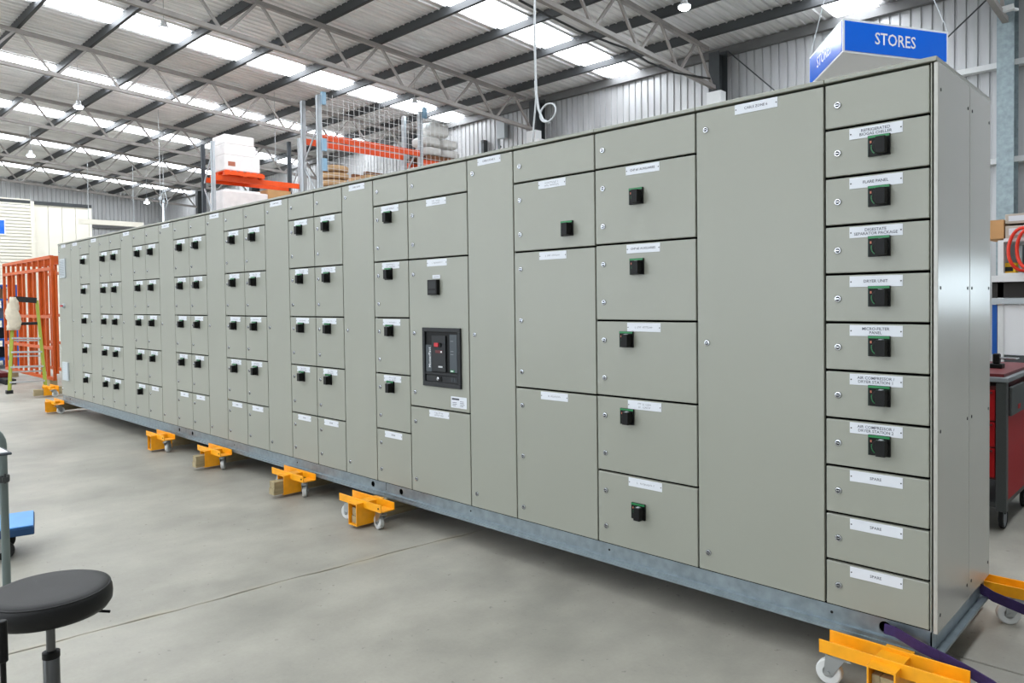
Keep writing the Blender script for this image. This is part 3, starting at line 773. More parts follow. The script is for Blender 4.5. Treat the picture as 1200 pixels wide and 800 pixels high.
def carton_at(label, x0, x1, y0, z0, d, h, m_, lbl=True):
    t = thing('carton', label, 'box', ((x0+x1)/2, y0+d/2, z0), 0); w2 = (x1-x0)/2
    MB().box(-w2, w2, -d/2, d/2, 0, h).build('carton_body', m_, t, bevel=0.003, seg=1)
    MB().box(-0.02, 0.02, -d/2-0.001, d/2, h-0.002, h+0.001).build('packing_tape', 'carton_grey', t)
    if lbl: MB().box(-w2*0.9, -w2*0.9+min(0.12, w2), -d/2-0.002, -d/2, h*0.25, h*0.8).build('shipping_label', 'white_label', t)
    return t
xa = on_y(1158, 270, SY).x; xb = on_y(1176, 270, SY).x
carton_at('plain brown cardboard carton at the left end of the shelf top', xa-0.03, xb, SY+0.01, zt, 0.4, zz(258)-zt, 'cardboard', False)
carton_at('pale carton with a white label lying on the shelf top', xb+0.01, xb+0.5, SY+0.01, zt, 0.4, zz(266)-zt, 'carton_grey')
carton_at('flat pale carton stacked over the labelled carton on the shelf', xb+0.005, xb+0.48, SY+0.03, zz(266)+0.02, 0.36, zz(252)-zz(266)-0.02, 'carton_grey')
tag(MB().prism([(xa-0.06, SY+0.12), (xb-0.05, SY+0.12), (xb-0.05, SY+0.3), (xa-0.06, SY+0.3)], zz(258)+0.002, zz(258)+0.006).build('paper_sheet', 'sign_white'), 'white paper lying on the brown carton', 'paper')
xa = on_y(1168, 310, SY).x
ys_ = thing('yellow_box', 'small yellow box inside the shelf compartment', 'box', (xa+0.06, SY+0.12, zz(322)+0.0125))
MB().box(-0.06, 0.06, -0.05, 0.05, 0, zz(307)-zz(319)).build('box_body', 'yellow_box', ys_, bevel=0.002, seg=1)
MB().box(-0.04, 0.04, -0.0515, -0.05, 0.015, 0.05).build('box_print', 'dark_plastic', ys_)
c0 = on_y(1199, 292, SY-0.03)
loop = [(c0.x + 0.10*math.cos(t)*1.0, SY-0.03+0.01*math.sin(t*3), c0.z + 0.17*math.sin(t)) for t in [2*PI*k/28 for k in range(28)]]
loop2 = [(c0.x+0.05 + 0.09*math.cos(t), SY-0.055+0.012*math.cos(t*2), c0.z + 0.16*math.sin(t)) for t in [2*PI*k/28 for k in range(28)]]
t = thing('cable_coil', 'coil of bright red-orange cable hanging in front of the shelf', 'cable', (c0.x, SY-0.04, c0.z-0.17))
for lp in (loop, loop2):
    MB().tube([(a-c0.x, b-SY+0.04, c-c0.z+0.17) for a, b, c in lp], 0.013, 8, closed=True).build('cable_loop', 'red_cable', t, smooth=True)

# red tool trolley
tc_ = thing('tool_trolley', 'red tool trolley with grey corner posts and wheels beside the switchboard end', 'trolley', (-0.73, 3.0, 0))
xl_, xr_, yf_, yb_ = -0.52, 0.52, -0.54, 0.54
zb0, zt0 = 0.165, 0.985
for x in (xl_+0.03, xr_-0.03):
    for y in (yf_+0.03, yb_-0.03): MB().box(x-0.03, x+0.03, y-0.03, y+0.03, zb0-0.02, zt0).build('corner_post', 'tool_grey', tc_, bevel=0.006, seg=2)
MB().box(xl_+0.06, xr_-0.06, yf_+0.03, yb_-0.03, zb0+0.18, zt0-0.03).build('cabinet_body', 'dark_red', tc_)
for k, (z0, z1) in enumerate(((0.36, 0.55), (0.56, 0.72), (0.73, 0.93))):
    dwr = MB().box(xl_+0.065, xr_-0.065, yf_+0.008, yf_+0.03, z0, z1).build('drawer', 'tool_red', tc_, bevel=0.006, seg=2)
    MB().box(xl_+0.08, xr_-0.08, yf_-0.004, yf_+0.008, z1-0.022, z1-0.010).build('drawer_pull', 'dark_red', dwr)
MB().box(xr_-0.012, xr_-0.004, yf_+0.06, yb_-0.06, zb0+0.05, zt0-0.06).build('side_panel', 'tool_red', tc_)
MB().box(xl_+0.004, xl_+0.012, yf_+0.06, yb_-0.06, zb0+0.05, zt0-0.06).build('side_panel', 'tool_red', tc_)
MB().box(xr_-0.006, xr_+0.016, yf_+0.07, yf_+0.50, 0.76, 0.95).build('handle_bracket', 'tool_grey', tc_, bevel=0.01, seg=2)
MB().box(xr_+0.016, xr_+0.018, yf_+0.26, yf_+0.34, 0.79, 0.82).build('bracket_badge', 'tool_red', tc_)
MB().box(xl_+0.02, xr_-0.02, yf_+0.02, yb_-0.02, zb0, zb0+0.03).build('base_tray', 'tool_grey', tc_)
MB().box(xl_+0.05, xl_+0.14, yf_-0.002, yf_+0.01, zb0+0.03, zb0+0.055).build('maker_badge', 'white_label', tc_)
MB().box(xl_-0.01, xr_+0.01, yf_-0.01, yb_+0.01, zt0, zt0+0.03).build('trolley_top', 'shelf_grey', tc_, bevel=0.005, seg=2)
MB().box(xl_+0.02, xr_-0.02, yf_+0.03, yb_-0.03, zt0+0.03, zt0+0.05).build('work_mat', 'dark_red', tc_)
for x in (xl_+0.05, xr_-0.05):
    for y in (yf_+0.17, yb_-0.22):
        o = MB().box(x-0.02, x+0.02, y-0.03, y+0.03, 0.1, zb0).build('castor_fork', 'black_plastic', tc_)
        MB().lathe([(0.066, -0.016), (0.075, -0.01), (0.075, 0.01), (0.066, 0.016), (0.066, -0.016)], 24, (x, y, 0.075), 0, 'x').lathe([(0.066, -0.012), (0.02, -0.016), (0, -0.016)], 24, (x, y, 0.075), 1, 'x').lathe([(0.066, 0.012), (0.02, 0.016), (0, 0.016)], 24, (x, y, 0.075), 1, 'x').build('wheel', ['rubber', 'shelf_grey'], tc_, smooth=40)
vs = thing('bench_vice', 'small black clamp standing on the red tool trolley', 'clamp', (-0.36, 2.95, zt0+0.05))
MB().box(-0.04, 0.04, -0.05, 0.05, 0, 0.03).build('base', 'black_plastic', vs, bevel=0.004, seg=1)
MB().box(-0.02, 0.02, -0.03, 0.03, 0.03, 0.10).build('jaw', 'black_plastic', vs, bevel=0.006, seg=1)
MB().cyl((0.02, 0, 0.07), (0.12, 0, 0.07), 0.008, 10).cyl((0.12, -0.05, 0.07), (0.12, 0.05, 0.07), 0.005, 8).build('screw_handle', 'zinc', vs)

# ------------------------------------------------------------------ stool in the foreground
R_S = 0.190; st = thing('round_stool', 'black round padded stool with a chrome gas column in the foreground', 'stool', (-2.057, -2.444, 0))
h0 = 0.60
prof = [(0.0, h0-0.088), (R_S*0.72, h0-0.088), (R_S*0.93, h0-0.080), (R_S*0.995, h0-0.062), (R_S*1.005, h0-0.040), (R_S*0.995, h0-0.022), (R_S*0.965, h0-0.008), (R_S*0.90, h0-0.001), (R_S*0.8, h0+0.001), (R_S*0.5, h0+0.0), (0.0, h0-0.001)]
seat = MB().lathe(prof, 56).build('seat', 'seat_vinyl', st, smooth=True)
MB().tube([(R_S*0.962*math.cos(t), R_S*0.962*math.sin(t), h0-0.0085) for t in [2*PI*k/48 for k in range(48)]], 0.0028, 6, closed=True).build('piping', 'seat_vinyl', seat, smooth=True)
MB().cyl((0, 0, 0.27), (0, 0, h0-0.088), 0.014, 20).build('gas_column', 'stool_steel', st, smooth=40)
MB().lathe([(0.0255, 0.10), (0.0255, 0.372), (0.022, 0.378), (0.0, 0.378)], 22).build('outer_sleeve', 'stool_steel', st, smooth=40)
MB().lathe([(0.027, 0.360), (0.027, 0.380), (0.015, 0.384)], 22).build('sleeve_collar', 'black_plastic', st, smooth=40)
MB().box(-0.07, 0.07, -0.07, 0.07, h0-0.10, h0-0.089).build('seat_plate', 'dark_plastic', st)
ld = Vector((0.10, 0.16, 0)).normalized()
MB().tube([(0, 0, h0-0.096), tuple(ld*0.15+Vector((0, 0, h0-0.098))), tuple(ld*0.186+Vector((0, 0, h0-0.104)))], 0.005, 8).build('height_lever', 'black_plastic', st, smooth=40)
for k in range(5):
    a = 2*PI*k/5+0.4; c_, s_ = math.cos(a), math.sin(a)
    leg = MB().bar((0, 0, 0.115), (c_*0.27, s_*0.27, 0.075), 0.04, 0.03).build('leg', 'dark_plastic', st)
    MB().lathe([(0.0, -0.02), (0.024, -0.02), (0.027, -0.014), (0.027, 0.014), (0.024, 0.02), (0, 0.02)], 16, (c_*0.27, s_*0.27, 0.027), axis='x').build('castor_wheel', 'black_plastic', leg, smooth=40)
    MB().cyl((c_*0.27, s_*0.27, 0.05), (c_*0.27, s_*0.27, 0.085), 0.008, 8).build('castor_stem', 'zinc', leg)
# slim black bar at the frame edge, near side of the stool
e1 = on_z(2, 775, 0.45); 
pA = CAM + ray(2, 727)*1.62; pB = CAM + ray(2, 776)*1.62
t = thing('black_stand_post', 'slim black post at the left frame edge in front of the stool', 'post', (pA.x, pA.y, 0))
MB().cyl((0, 0, 0.02), (0, 0, pB.z+0.02), 0.006, 10).build('rod', 'black_plastic', t)
MB().cyl((0, 0, pB.z), (0, 0, pA.z), 0.0105, 14).build('grip', 'black_plastic', t, bevel=0.002, seg=1)
MB().lathe([(0.09, 0), (0.09, 0.01), (0.02, 0.022), (0, 0.022)], 20).build('base_disc', 'black_plastic', t)

# ------------------------------------------------------------------ trolleys at the left edge
dk = thing('platform_trolley', 'low platform trolley with a pale blue deck at the left edge', 'trolley', (-4.78, -2.343, 0), -0.23)
MB().box(-0.20, 0.20, -0.60, 0.46, 0.145, 0.195).build('deck_frame', 'deck_edge', dk, bevel=0.008, seg=2)
MB().box(-0.195, 0.195, -0.595, 0.455, 0.195, 0.205).build('deck_top', 'deck_blue', dk, bevel=0.003, seg=1)
for x in (-0.13, 0.13):
    for y in (-0.5, 0.30):
        o = MB().box(x-0.03, x+0.03, y-0.03, y+0.03, 0.125, 0.145).box(x-0.026, x-0.021, y-0.02, y+0.02, 0.05, 0.125).box(x+0.021, x+0.026, y-0.02, y+0.02, 0.05, 0.125).build('castor_fork', 'zinc', dk)
        MB().lathe([(0.0, -0.018), (0.045, -0.018), (0.055, -0.012), (0.055, 0.012), (0.045, 0.018), (0, 0.018)], 20, (x, y, 0.055), axis='x').build('wheel', 'rubber', o, smooth=40)
hp = on_z(8, 684, 0.15)
hn = thing('tube_trolley', 'grey tubular hand trolley frame at the left frame edge behind the stool', 'trolley', (hp.x, hp.y, 0))
zt_ = 0.955
path = [(0, 0, 0.13), (0, 0, 0.4), (0, 0, zt_-0.10)] + [(-0.0, -0.10+0.10*math.cos(t), zt_-0.10+0.10*math.sin(t)) for t in [PI/2*k/6 for k in range(1, 7)]]
path += [(0, -0.25, zt_), (0, -0.40, zt_)] + [(0, -0.40-0.10*math.sin(t), zt_-0.10+0.10*math.cos(t)) for t in [PI/2*k/6 for k in range(1, 7)]] + [(0, -0.50, 0.4), (0, -0.50, 0.13)]
MB().tube(path, 0.019, 14).build('handle_tube', 'tube_grey', hn, smooth=40)
MB().box(-0.025, 0.55, -0.52, 0.02, 0.115, 0.14).build('foot_deck', 'tube_grey', hn, bevel=0.004, seg=1) if False else None
MB().box(-0.02, 0.02, -0.52, 0.02, 0.105, 0.13).build('foot_rail', 'tube_grey', hn, bevel=0.004, seg=1)
MB().box(-0.42, -0.02, -0.52, -0.06, 0.105, 0.128).build('foot_plate', 'tube_grey', hn, bevel=0.004, seg=1)
for x, y in ((0, -0.02), (0, -0.48), (-0.38, -0.12), (-0.38, -0.46)):
    MB().lathe([(0.0, -0.014), (0.045, -0.014), (0.05, -0.009), (0.05, 0.009), (0.045, 0.014), (0, 0.014)], 18, (x, y, 0.05), axis='y').box(x-0.012, x+0.012, y-0.02, y+0.02, 0.05, 0.105).build('wheel', 'rubber', hn)
zc_ = on_y(8, 563, hp.y).z
MB().lathe([(0.024, -0.018), (0.027, -0.012), (0.027, 0.012), (0.024, 0.018)], 16, (0, 0, zc_)).box(0.0, 0.04, -0.012, 0.012, zc_-0.010, zc_+0.012).cyl((0.03, 0.0, zc_-0.02), (0.03, 0.0, zc_+0.028), 0.006, 8).build('clamp', 'tool_grey', hn)
p = on_y(8, 524, hp.y-0.03)
cb = thing('document_holder', 'white document pad with a dark rim hung on the tube trolley', 'document', (p.x-0.04, p.y-0.16, p.z-0.03))
MB().box(-0.09, 0.09, -0.13, 0.17, 0, 0.012).build('tray', 'slate_plastic', cb, bevel=0.003, seg=1)
MB().box(-0.08, 0.08, -0.12, 0.155, 0.012, 0.016).build('paper', 'sign_white', cb)

# ------------------------------------------------------------------ ladder with a cloth
la = on_z(11, 467, 0); lb = on_z(54, 453, 0)
lx = (la.x+lb.x)/2; ly = (la.y+lb.y)/2
ang = math.atan2(lb.y-la.y, lb.x-la.x)
wid = math.hypot(lb.x-la.x, lb.y-la.y)
# the ladder faces the camera: front rails left/right as seen
vd = Vector((CAM.x-lx, CAM.y-ly, 0)).normalized(); sd = Vector((-vd.y, vd.x, 0))
def lpix(px, py, back=0.0):
    base = Vector((lx, ly, 0)) - vd*back
    d = ray(px, py); t = (base-CAM).dot(vd)/d.dot(vd); return CAM + d*t - Vector((lx, ly, 0))
ldr = thing('step_ladder', 'yellow-green fibreglass platform step ladder near the far end of the switchboard', 'ladder', (lx, ly, 0))
fl0 = lpix(11, 462); fl0.z = 0.03; fr0 = lpix(54, 462); fr0.z = 0.03
fl1 = lpix(16, 350, 0.45); fr1 = lpix(43, 352, 0.45)
def lerp(a, b, t): return a.lerp(b, t)
for a, b in ((fl0, fl1), (fr0, fr1)):
    MB().bar(tuple(a), tuple(b), 0.05, 0.035).build('front_rail', 'ladder_yellow', ldr)
    MB().box(a.x-0.05, a.x+0.05, a.y-0.05, a.y+0.05, -0.03+0.03, 0.06).build('rubber_foot', 'rubber', ldr)
bl0 = fl0 - vd*0.85; br0 = fr0 - vd*0.85
tl = lerp(fl0, fl1, 0.72); tr = lerp(fr0, fr1, 0.72)
for a, b in ((bl0, tl), (br0, tr)): MB().bar((a.x, a.y, 0.0), tuple(b), 0.04, 0.03).build('rear_rail', 'ladder_yellow', ldr)
for t_ in (0.10, 0.26, 0.42, 0.57):
    MB().bar(tuple(lerp(fl0, fl1, t_)), tuple(lerp(fr0, fr1, t_)), 0.09, 0.03).build('step', 'aluminium', ldr)
for t_ in (0.25, 0.5, 0.75):
    MB().bar(tuple(lerp(bl0, tl, t_)), tuple(lerp(br0, tr, t_)), 0.03, 0.025).build('rear_brace', 'aluminium', ldr)
pz = lerp(fl0, fl1, 0.72).z
c1, c2 = lerp(fl0, fl1, 0.72), lerp(fr0, fr1, 0.72)
MB().prism([(c1.x, c1.y), (c2.x, c2.y), (c2.x-vd.x*0.35, c2.y-vd.y*0.35), (c1.x-vd.x*0.35, c1.y-vd.y*0.35)], pz-0.02, pz+0.03).build('platform', 'rubber', ldr)
MB().bar(tuple(fl1), tuple(fr1), 0.12, 0.10).build('top_tray', 'rubber', ldr)
cl = lpix(15, 348, 0.35)
m = MB(); n = 7; hh = 0.60
ring_ = []
for k in range(9):
    t_ = k/8; z = -hh*t_; wdt = 0.04 + 0.075*math.sin(min(t_*1.5, 1)*PI*0.5)*(1-0.35*t_)
    ring_.append([(sd.x*wdt*math.cos(a)*(1+0.38*math.sin(3*a+1.3*k)) + vd.x*0.07*math.sin(a), sd.y*wdt*math.cos(a)*(1+0.38*math.sin(3*a+1.3*k)) + vd.y*0.07*math.sin(a), z) for a in [2*PI*j/14 for j in range(14)]])
for row in ring_: m.v += row
for k in range(8):
    for j in range(14):
        j2 = (j+1) % 14; m.f.append((k*14+j, k*14+j2, (k+1)*14+j2, (k+1)*14+j)); m.m.append(0)
m.f.append(tuple(range(14))); m.m.append(0); m.f.append(tuple(8*14+j for j in reversed(range(14)))); m.m.append(0)
o = m.build('hanging_cloth', 'cloth', None, (lx+cl.x+vd.x*0.12, ly+cl.y+vd.y*0.12, cl.z), smooth=True)
tag(o, 'crumpled cream cloth draped over the top of the step ladder', 'cloth')

# ------------------------------------------------------------------ orange steel frame standing beyond the switchboard
fo = thing('steel_chassis', 'bare orange steel switchboard frame standing beyond the far end', 'frame', (-16.9, 1.2, 0))
FX0, FX1, FY0, FY1, FZ0, FZ1 = -2.05, 1.75, -0.35, 0.35, 0.17, 2.48
posts = [FX0 + (FX1-FX0)*k/9 for k in range(10)]
for k, x in enumerate(posts):
    for y in (FY0, FY1): MB().box(x-0.025, x+0.025, y-0.025, y+0.025, FZ0, FZ1).build('post', 'frame_orange', fo)
    MB().box(x-0.02, x+0.02, FY0, FY1, FZ1-0.02, FZ1+0.02).build('cross_rail', 'frame_orange', fo)
    if k % 2: MB().box(x-0.09, x+0.09, FY0+0.03, FY0+0.05, FZ0+0.1, FZ1-0.25).build('mounting_strip', 'frame_orange', fo)
for y in (FY0, FY1):
    for z in (FZ0, 0.75, 1.35, FZ1-0.22, FZ1): MB().box(FX0, FX1, y-0.03, y+0.03, z-0.03, z+0.03).build('long_rail', 'frame_orange', fo)
for x in (FX0+0.4, FX1-0.4):
    for y in (-0.3, 0.3): MB().box(x-0.12, x+0.12, y-0.06, y+0.06, 0, 0.14).build('support_block', 'timber', fo)

# blue shelving behind it, at the left edge
bs = thing('blue_shelving', 'blue steel shelving with white shelf edges at the far left', 'shelf', (-22.6, 1.25, 0))
for x in (-1.4, 0.0, 1.4):
    for y in (-0.3, 0.3): MB().box(x-0.04, x+0.04, y-0.04, y+0.04, 0, 2.1).build('upright', 'shelf_blue', bs)
for z in (0.25, 0.75, 1.25, 1.75, 2.1):
    MB().box(-1.45, 1.45, -0.34, 0.34, z-0.04, z).build('shelf_board', 'shelf_blue', bs)
    MB().box(-1.45, 1.45, -0.36, -0.345, z-0.06, z+0.02).build('shelf_edge', 'white_paint' if z in (0.75, 1.25) else 'shelf_blue', bs)
for k, (x, z, m_) in enumerate(((-1.0, 0.25, 'rubber'), (-0.4, 0.25, 'shelf_grey'), (0.5, 0.25, 'rubber'), (-0.9, 0.75, 'sign_white'), (0.1, 0.75, 'shelf_blue'), (0.8, 0.75, 'rubber'), (-0.6, 1.25, 'rubber'), (0.5, 1.25, 'shelf_grey'), (-0.9, 1.75, 'cardboard'), (0.6, 1.75, 'cardboard'))):
    t = thing('storage_bin', ['black bin at the left of the lowest blue shelf', 'grey bin on the lowest blue shelf', 'black bin at the right of the lowest blue shelf', 'white bin on the second blue shelf', 'blue bin on the second blue shelf', 'black bin on the second blue shelf', 'black bin on the third blue shelf', 'grey bin on the third blue shelf', 'left cardboard bin on the upper blue shelf', 'right cardboard bin on the upper blue shelf'][k], 'bin', (-22.6+x, 1.25, z), 0, 'bins on the blue shelving')
    MB().box(-0.2, 0.2, -0.23, 0.22, 0, 0.26).build('bin_body', m_, t, bevel=0.01, seg=1)
    MB().box(-0.21, 0.21, -0.24, 0.23, 0.235, 0.262).build('bin_rim', m_, t)
# cream partition room in the far corner with a ribbed roller door
PX = -33.0
zt1 = 5.55
wp = struct('wall_partition')
ya_, yb_ = on_x(41, 300, PX).y, on_x(105, 290, PX).y
npan = 4
for k in range(npan):
    a = ya_+(yb_-ya_)*k/npan; b = ya_+(yb_-ya_)*(k+1)/npan
    MB().box(PX-0.08, PX, a+0.008, b-0.008, 0, zt1).build('panel', 'cream', wp)
MB().box(PX-0.1, PX-0.06, ya_-8.2, yb_, 0, zt1-0.05).build('panel_backing', 'cream', wp)
MB().box(PX-0.12, PX+0.03, yb_, yb_+0.10, 0, zt1+0.02).build('corner_post', 'cream', wp)
MB().box(PX-8, PX-0.1, yb_-0.1, yb_, 0, zt1).build('return_wall', 'cream', wp)
MB().box(PX-0.12, PX+0.05, ya_-8.2, yb_+0.1, zt1+0.02, zt1+0.14).build('head_beam', 'column_dark', wp)
dr = struct('door_1'); 
zz_ = 0.0; m = MB()
while zz_ < zt1+0.1:
    m.prism([(PX, ya_-0.12), (PX+0.04, ya_-0.12), (PX+0.04, ya_-7.5), (PX, ya_-7.5)], zz_+0.012, zz_+0.112); zz_ += 0.125
o = m.build('door_slats', 'cream', dr); o['kind'] = 'stuff'
MB().box(PX, PX+0.09, ya_-0.12, ya_+0.0, 0, zt1+0.12).build('door_guide', 'cream', dr)
p1 = on_x(5, 266, PX+0.06)
t = thing('wall_sign', 'plain blue sign on the cream roller door at the left edge', 'sign', (PX+0.05, p1.y-0.5, p1.z-0.26))
MB().box(0, 0.02, -0.5, 0.5, 0, 0.52).build('sign_plate', 'sign_blue', t)
MB().box(0, 0.018, -0.54, 0.54, -0.04, 0.56).build('sign_border', 'sign_white', t)
p1 = on_x(92, 259, -30.0); p2 = on_x(168, 266, -30.0)
t = thing('overhead_beam', 'long cream horizontal beam hanging before the far corrugated wall', 'beam', (-30, (p1.y+p2.y)/2, p1.z-0.1))
MB().bar((0, p1.y-(p1.y+p2.y)/2, 0.1), (0, p2.y-(p1.y+p2.y)/2, 0.1), 0.12, 0.18).build('beam_body', 'cream', t)
for s in (-1, 1): MB().cyl((0, s*0.8, 0.18), (0, s*0.8, 7.0-p1.z+0.1), 0.012, 6).build('hanger_rod', 'zinc', t)
# low clutter behind the ladder
t = thing('floor_ramp', 'dark low wheel ramps lying on the floor behind the step ladder', 'ramp', (-17.6, 0.35, 0))
MB().box(-1.2, 1.0, -0.30, -0.12, 0, 0.10).box(-1.2, 1.0, 0.0, 0.18, 0, 0.10).build('ramp_rails', 'rubber', t)
MB().box(-0.6, 0.4, -0.34, 0.2, 0.10, 0.20).build('ramp_deck', 'dark_red', t, bevel=0.01, seg=1)

# ------------------------------------------------------------------ pallet racks behind the switchboard
def rack(name, label, x_f, x_r, ylist, ztops, levels, orient_dark=False):
    t = thing(name, label, 'rack', ((x_f+x_r)/2, (ylist[0]+ylist[-1])/2, 0))
    ox, oy = (x_f+x_r)/2, (ylist[0]+ylist[-1])/2
    for y, zt in zip(ylist, ztops):
        for x, m_ in ((x_f, 'rack_upright'), (x_r, 'rack_dark' if orient_dark else 'rack_upright')):
            MB().box(x-ox-0.05, x-ox+0.05, y-oy-0.05, y-oy-0.042, 0, zt).box(x-ox-0.05, x-ox-0.042, y-oy-0.05, y-oy+0.04, 0, zt).box(x-ox+0.042, x-ox+0.05, y-oy-0.05, y-oy+0.04, 0, zt).build('upright', m_, t)
            MB().box(x-ox-0.08, x-ox+0.08, y-oy-0.09, y-oy+0.08, 0, 0.012).build('foot_plate', m_, t)
        z = 0.3; s = 1
        while z+0.9 < zt:
            a, b = (x_f, x_r) if s > 0 else (x_r, x_f)
            MB().bar((a-ox, y-oy, z), (b-ox, y-oy, z+0.85), 0.03, 0.03).build('brace', 'rack_upright', t); z += 0.9; s = -s
    for k, zs in enumerate(levels):
        for z in zs:
            for x in (x_f, x_r):
                MB().box(x-ox-0.025, x-ox+0.025, ylist[k]-oy+0.05, ylist[k+1]-oy-0.05, z-0.07, z+0.07).build('beam', 'rack_orange', t)
    return t, ox, oy
rk, rox, roy = rack('pallet_rack', 'tall pallet rack with orange beams and white wire mesh behind the switchboard', -14.12, -14.80, [6.0, 8.95, 11.75], [6.27, 6.40, 6.1], [[5.33, 4.05, 2.2], [5.12, 3.6, 2.0]])
for y, z in ((6.0, 6.05), (6.0, 5.0), (6.0, 4.55), (8.95, 6.22)):
    MB().box(-14.12-rox+0.05, -14.12-rox+0.13, y-roy+0.02, y-roy+0.12, z, z+0.28).build('mesh_bracket', 'bracket_blue', rk)
m = MB(); xm = -14.12-rox+0.09
y0_, y1_ = 6.02, 10.35; z0_, z1_ = 3.9, 6.30
k = y0_
while k <= y1_: m.box(xm-0.004, xm+0.004, k-roy-0.003, k-roy+0.003, z0_, z1_+0.02*(k-y0_)); k += 0.145
k = z0_
while k <= z1_+0.05: m.box(xm-0.004, xm+0.004, y0_-roy, y1_-roy, k-0.003, k+0.003); k += 0.145
m.build('wire_mesh', 'mesh_wire', rk)
rk2, rox2, roy2 = rack('pallet_rack', 'farther pallet rack carrying a shrink-wrapped load on orange beams', -18.77, -19.38, [5.6, 8.19], [5.90, 6.35], [[4.95, 3.75, 2.0]], True)

def pallet(label, x, y, z, wx, wy, m_='pallet_wood'):
    t = thing('timber_pallet', label, 'pallet', (x, y, z))
    for yy in [-wy/2+wy*k/6+wy/12 for k in range(6)]:
        MB().box(-wx/2, wx/2, yy-0.045*wy, yy+0.045*wy, 0.118, 0.14).build('deck_board', m_, t)
    for xx in (-wx/2+0.05, 0, wx/2-0.05): MB().box(xx-0.05, xx+0.05, -wy/2, wy/2, 0.022, 0.118).build('bearer', m_, t)
    for yy in (-wy/2+0.05, 0, wy/2-0.05): MB().box(-wx/2, wx/2, yy-0.05, yy+0.05, 0, 0.022).build('bottom_board', m_, t)
    return t
pallet('brown timber pallet under the white sacks on the rack', -14.46, 9.75, 5.191, 0.78, 1.25)
r = random.Random(5)
def sack(label, x, y, z, a, b, c, rz):
    bm = bmesh.new(); bmesh.ops.create_icosphere(bm, subdivisions=3, radius=1.0)
    for v in bm.verts:
        p = v.co; q = Vector([math.copysign(abs(t)**0.55, t) for t in p])
        nse = 1+0.05*math.sin(7*p.x+rz)*math.cos(6*p.y)+0.03*math.sin(11*p.z+3*p.x)
        v.co = Vector((q.x*a*nse, q.y*b*nse, (q.z*0.5+0.5)*c))
    me = bpy.data.meshes.new('sack'); bm.to_mesh(me); bm.free(); me.materials.append(MATS['bag_white'])
    for p in me.polygons: p.use_smooth = True
    o = link('sack', me, None, (x, y, z), (0, 0, rz)); tag(o, label, 'sack', 'white sacks on the rack pallet'); return o
for k in range(4):
    sack(['bottom left white sack on the rack pallet', 'bottom right white sack on the rack pallet', 'second layer left white sack on the rack pallet', 'second layer right white sack on the rack pallet'][k], -14.46, 9.44+0.62*(k % 2)-0.05*(k//2), 5.333+0.262*(k//2), 0.36, 0.28, 0.25, 0.0)
sack('crumpled white sack topping the stack on the rack', -14.46, 9.66, 5.86, 0.34, 0.36, 0.40, 0.0)
# wrapped load on the farther rack
pallet('orange-stained pallet under the shrink-wrapped load', -19.07, 6.42, 5.021, 0.9, 1.15, 'rack_orange')
t = thing('wrapped_load', 'white and pink shrink-wrapped pallet load high on the farther rack', 'load', (-19.07, 6.36, 5.162))
MB().box(-0.42, 0.42, -0.50, 0.52, 0, 0.42).build('lower_layer', 'wrap', t, bevel=0.03, seg=2)
MB().box(-0.40, 0.40, -0.48, 0.42, 0.42, 0.72).build('middle_layer', 'wrap', t, bevel=0.03, seg=2)
MB().box(-0.38, 0.38, -0.47, 0.38, 0.72, 0.98).build('top_layer', 'wrap', t, bevel=0.03, seg=2)
MB().box(0.421, 0.426, -0.40, -0.20, 0.12, 0.24).build('red_label', 'orange_mark', t)
t = thing('wrapped_load', 'lower shrink-wrapped load under the orange beam of the farther rack', 'load', (-19.07, 6.4, 3.821))
MB().box(-0.42, 0.42, -0.6, 0.7, 0, 0.80).build('wrapped_block', 'wrap', t, bevel=0.04, seg=2)
MB().box(-0.36, 0.36, -0.5, 0.5, 0.80, 0.84).build('top_sheet', 'sign_white', t)
t = thing('carton', 'cardboard carton beside the lower wrapped load on the farther rack', 'box', (-19.07, 7.5, 3.821))
MB().box(-0.35, 0.35, -0.35, 0.35, 0, 0.95).build('carton_body', 'cardboard', t, bevel=0.01, seg=1)
MB().box(-0.36, 0.36, -0.03, 0.03, 0.95, 0.952).build('packing_tape', 'carton_grey', t)
# stacked round drum ends in the mesh rack
for k in range(4):
    t = thing('drum_flange', ['lowest', 'second', 'third', 'topmost'][k] + ' plywood drum end in the stack behind the wire mesh', 'drum', (-14.46, 6.6, 4.121+0.17*k), 0, 'stacked drum ends')
    MB().lathe([(0.0, 0), (0.30, 0), (0.33, 0.03), (0.33, 0.10), (0.30, 0.125), (0.0, 0.125)], 28).build('drum_disc', 'ply', t, smooth=40)
    MB().lathe([(0.12, 0.125), (0.12, 0.168), (0, 0.168)], 16).build('drum_hub', 'pallet_wood', t)
for k in range(3):
    t = thing('plywood_sheet', ['lowest', 'middle', 'topmost'][k] + ' plywood offcut stacked beside the drum ends on the rack', 'plywood', (-14.44, 7.75, 4.121+0.19*k), 0.02*k, 'plywood offcuts on the rack')
    MB().box(-0.38, 0.38, -0.62+0.05*k, 0.6, 0, 0.10).build('board_stack', 'ply', t)
    MB().box(-0.3, -0.2, -0.5, 0.5, 0.10, 0.188).build('spacer', 'pallet_wood', t); MB().box(0.2, 0.3, -0.5, 0.5, 0.10, 0.188).build('spacer', 'pallet_wood', t)

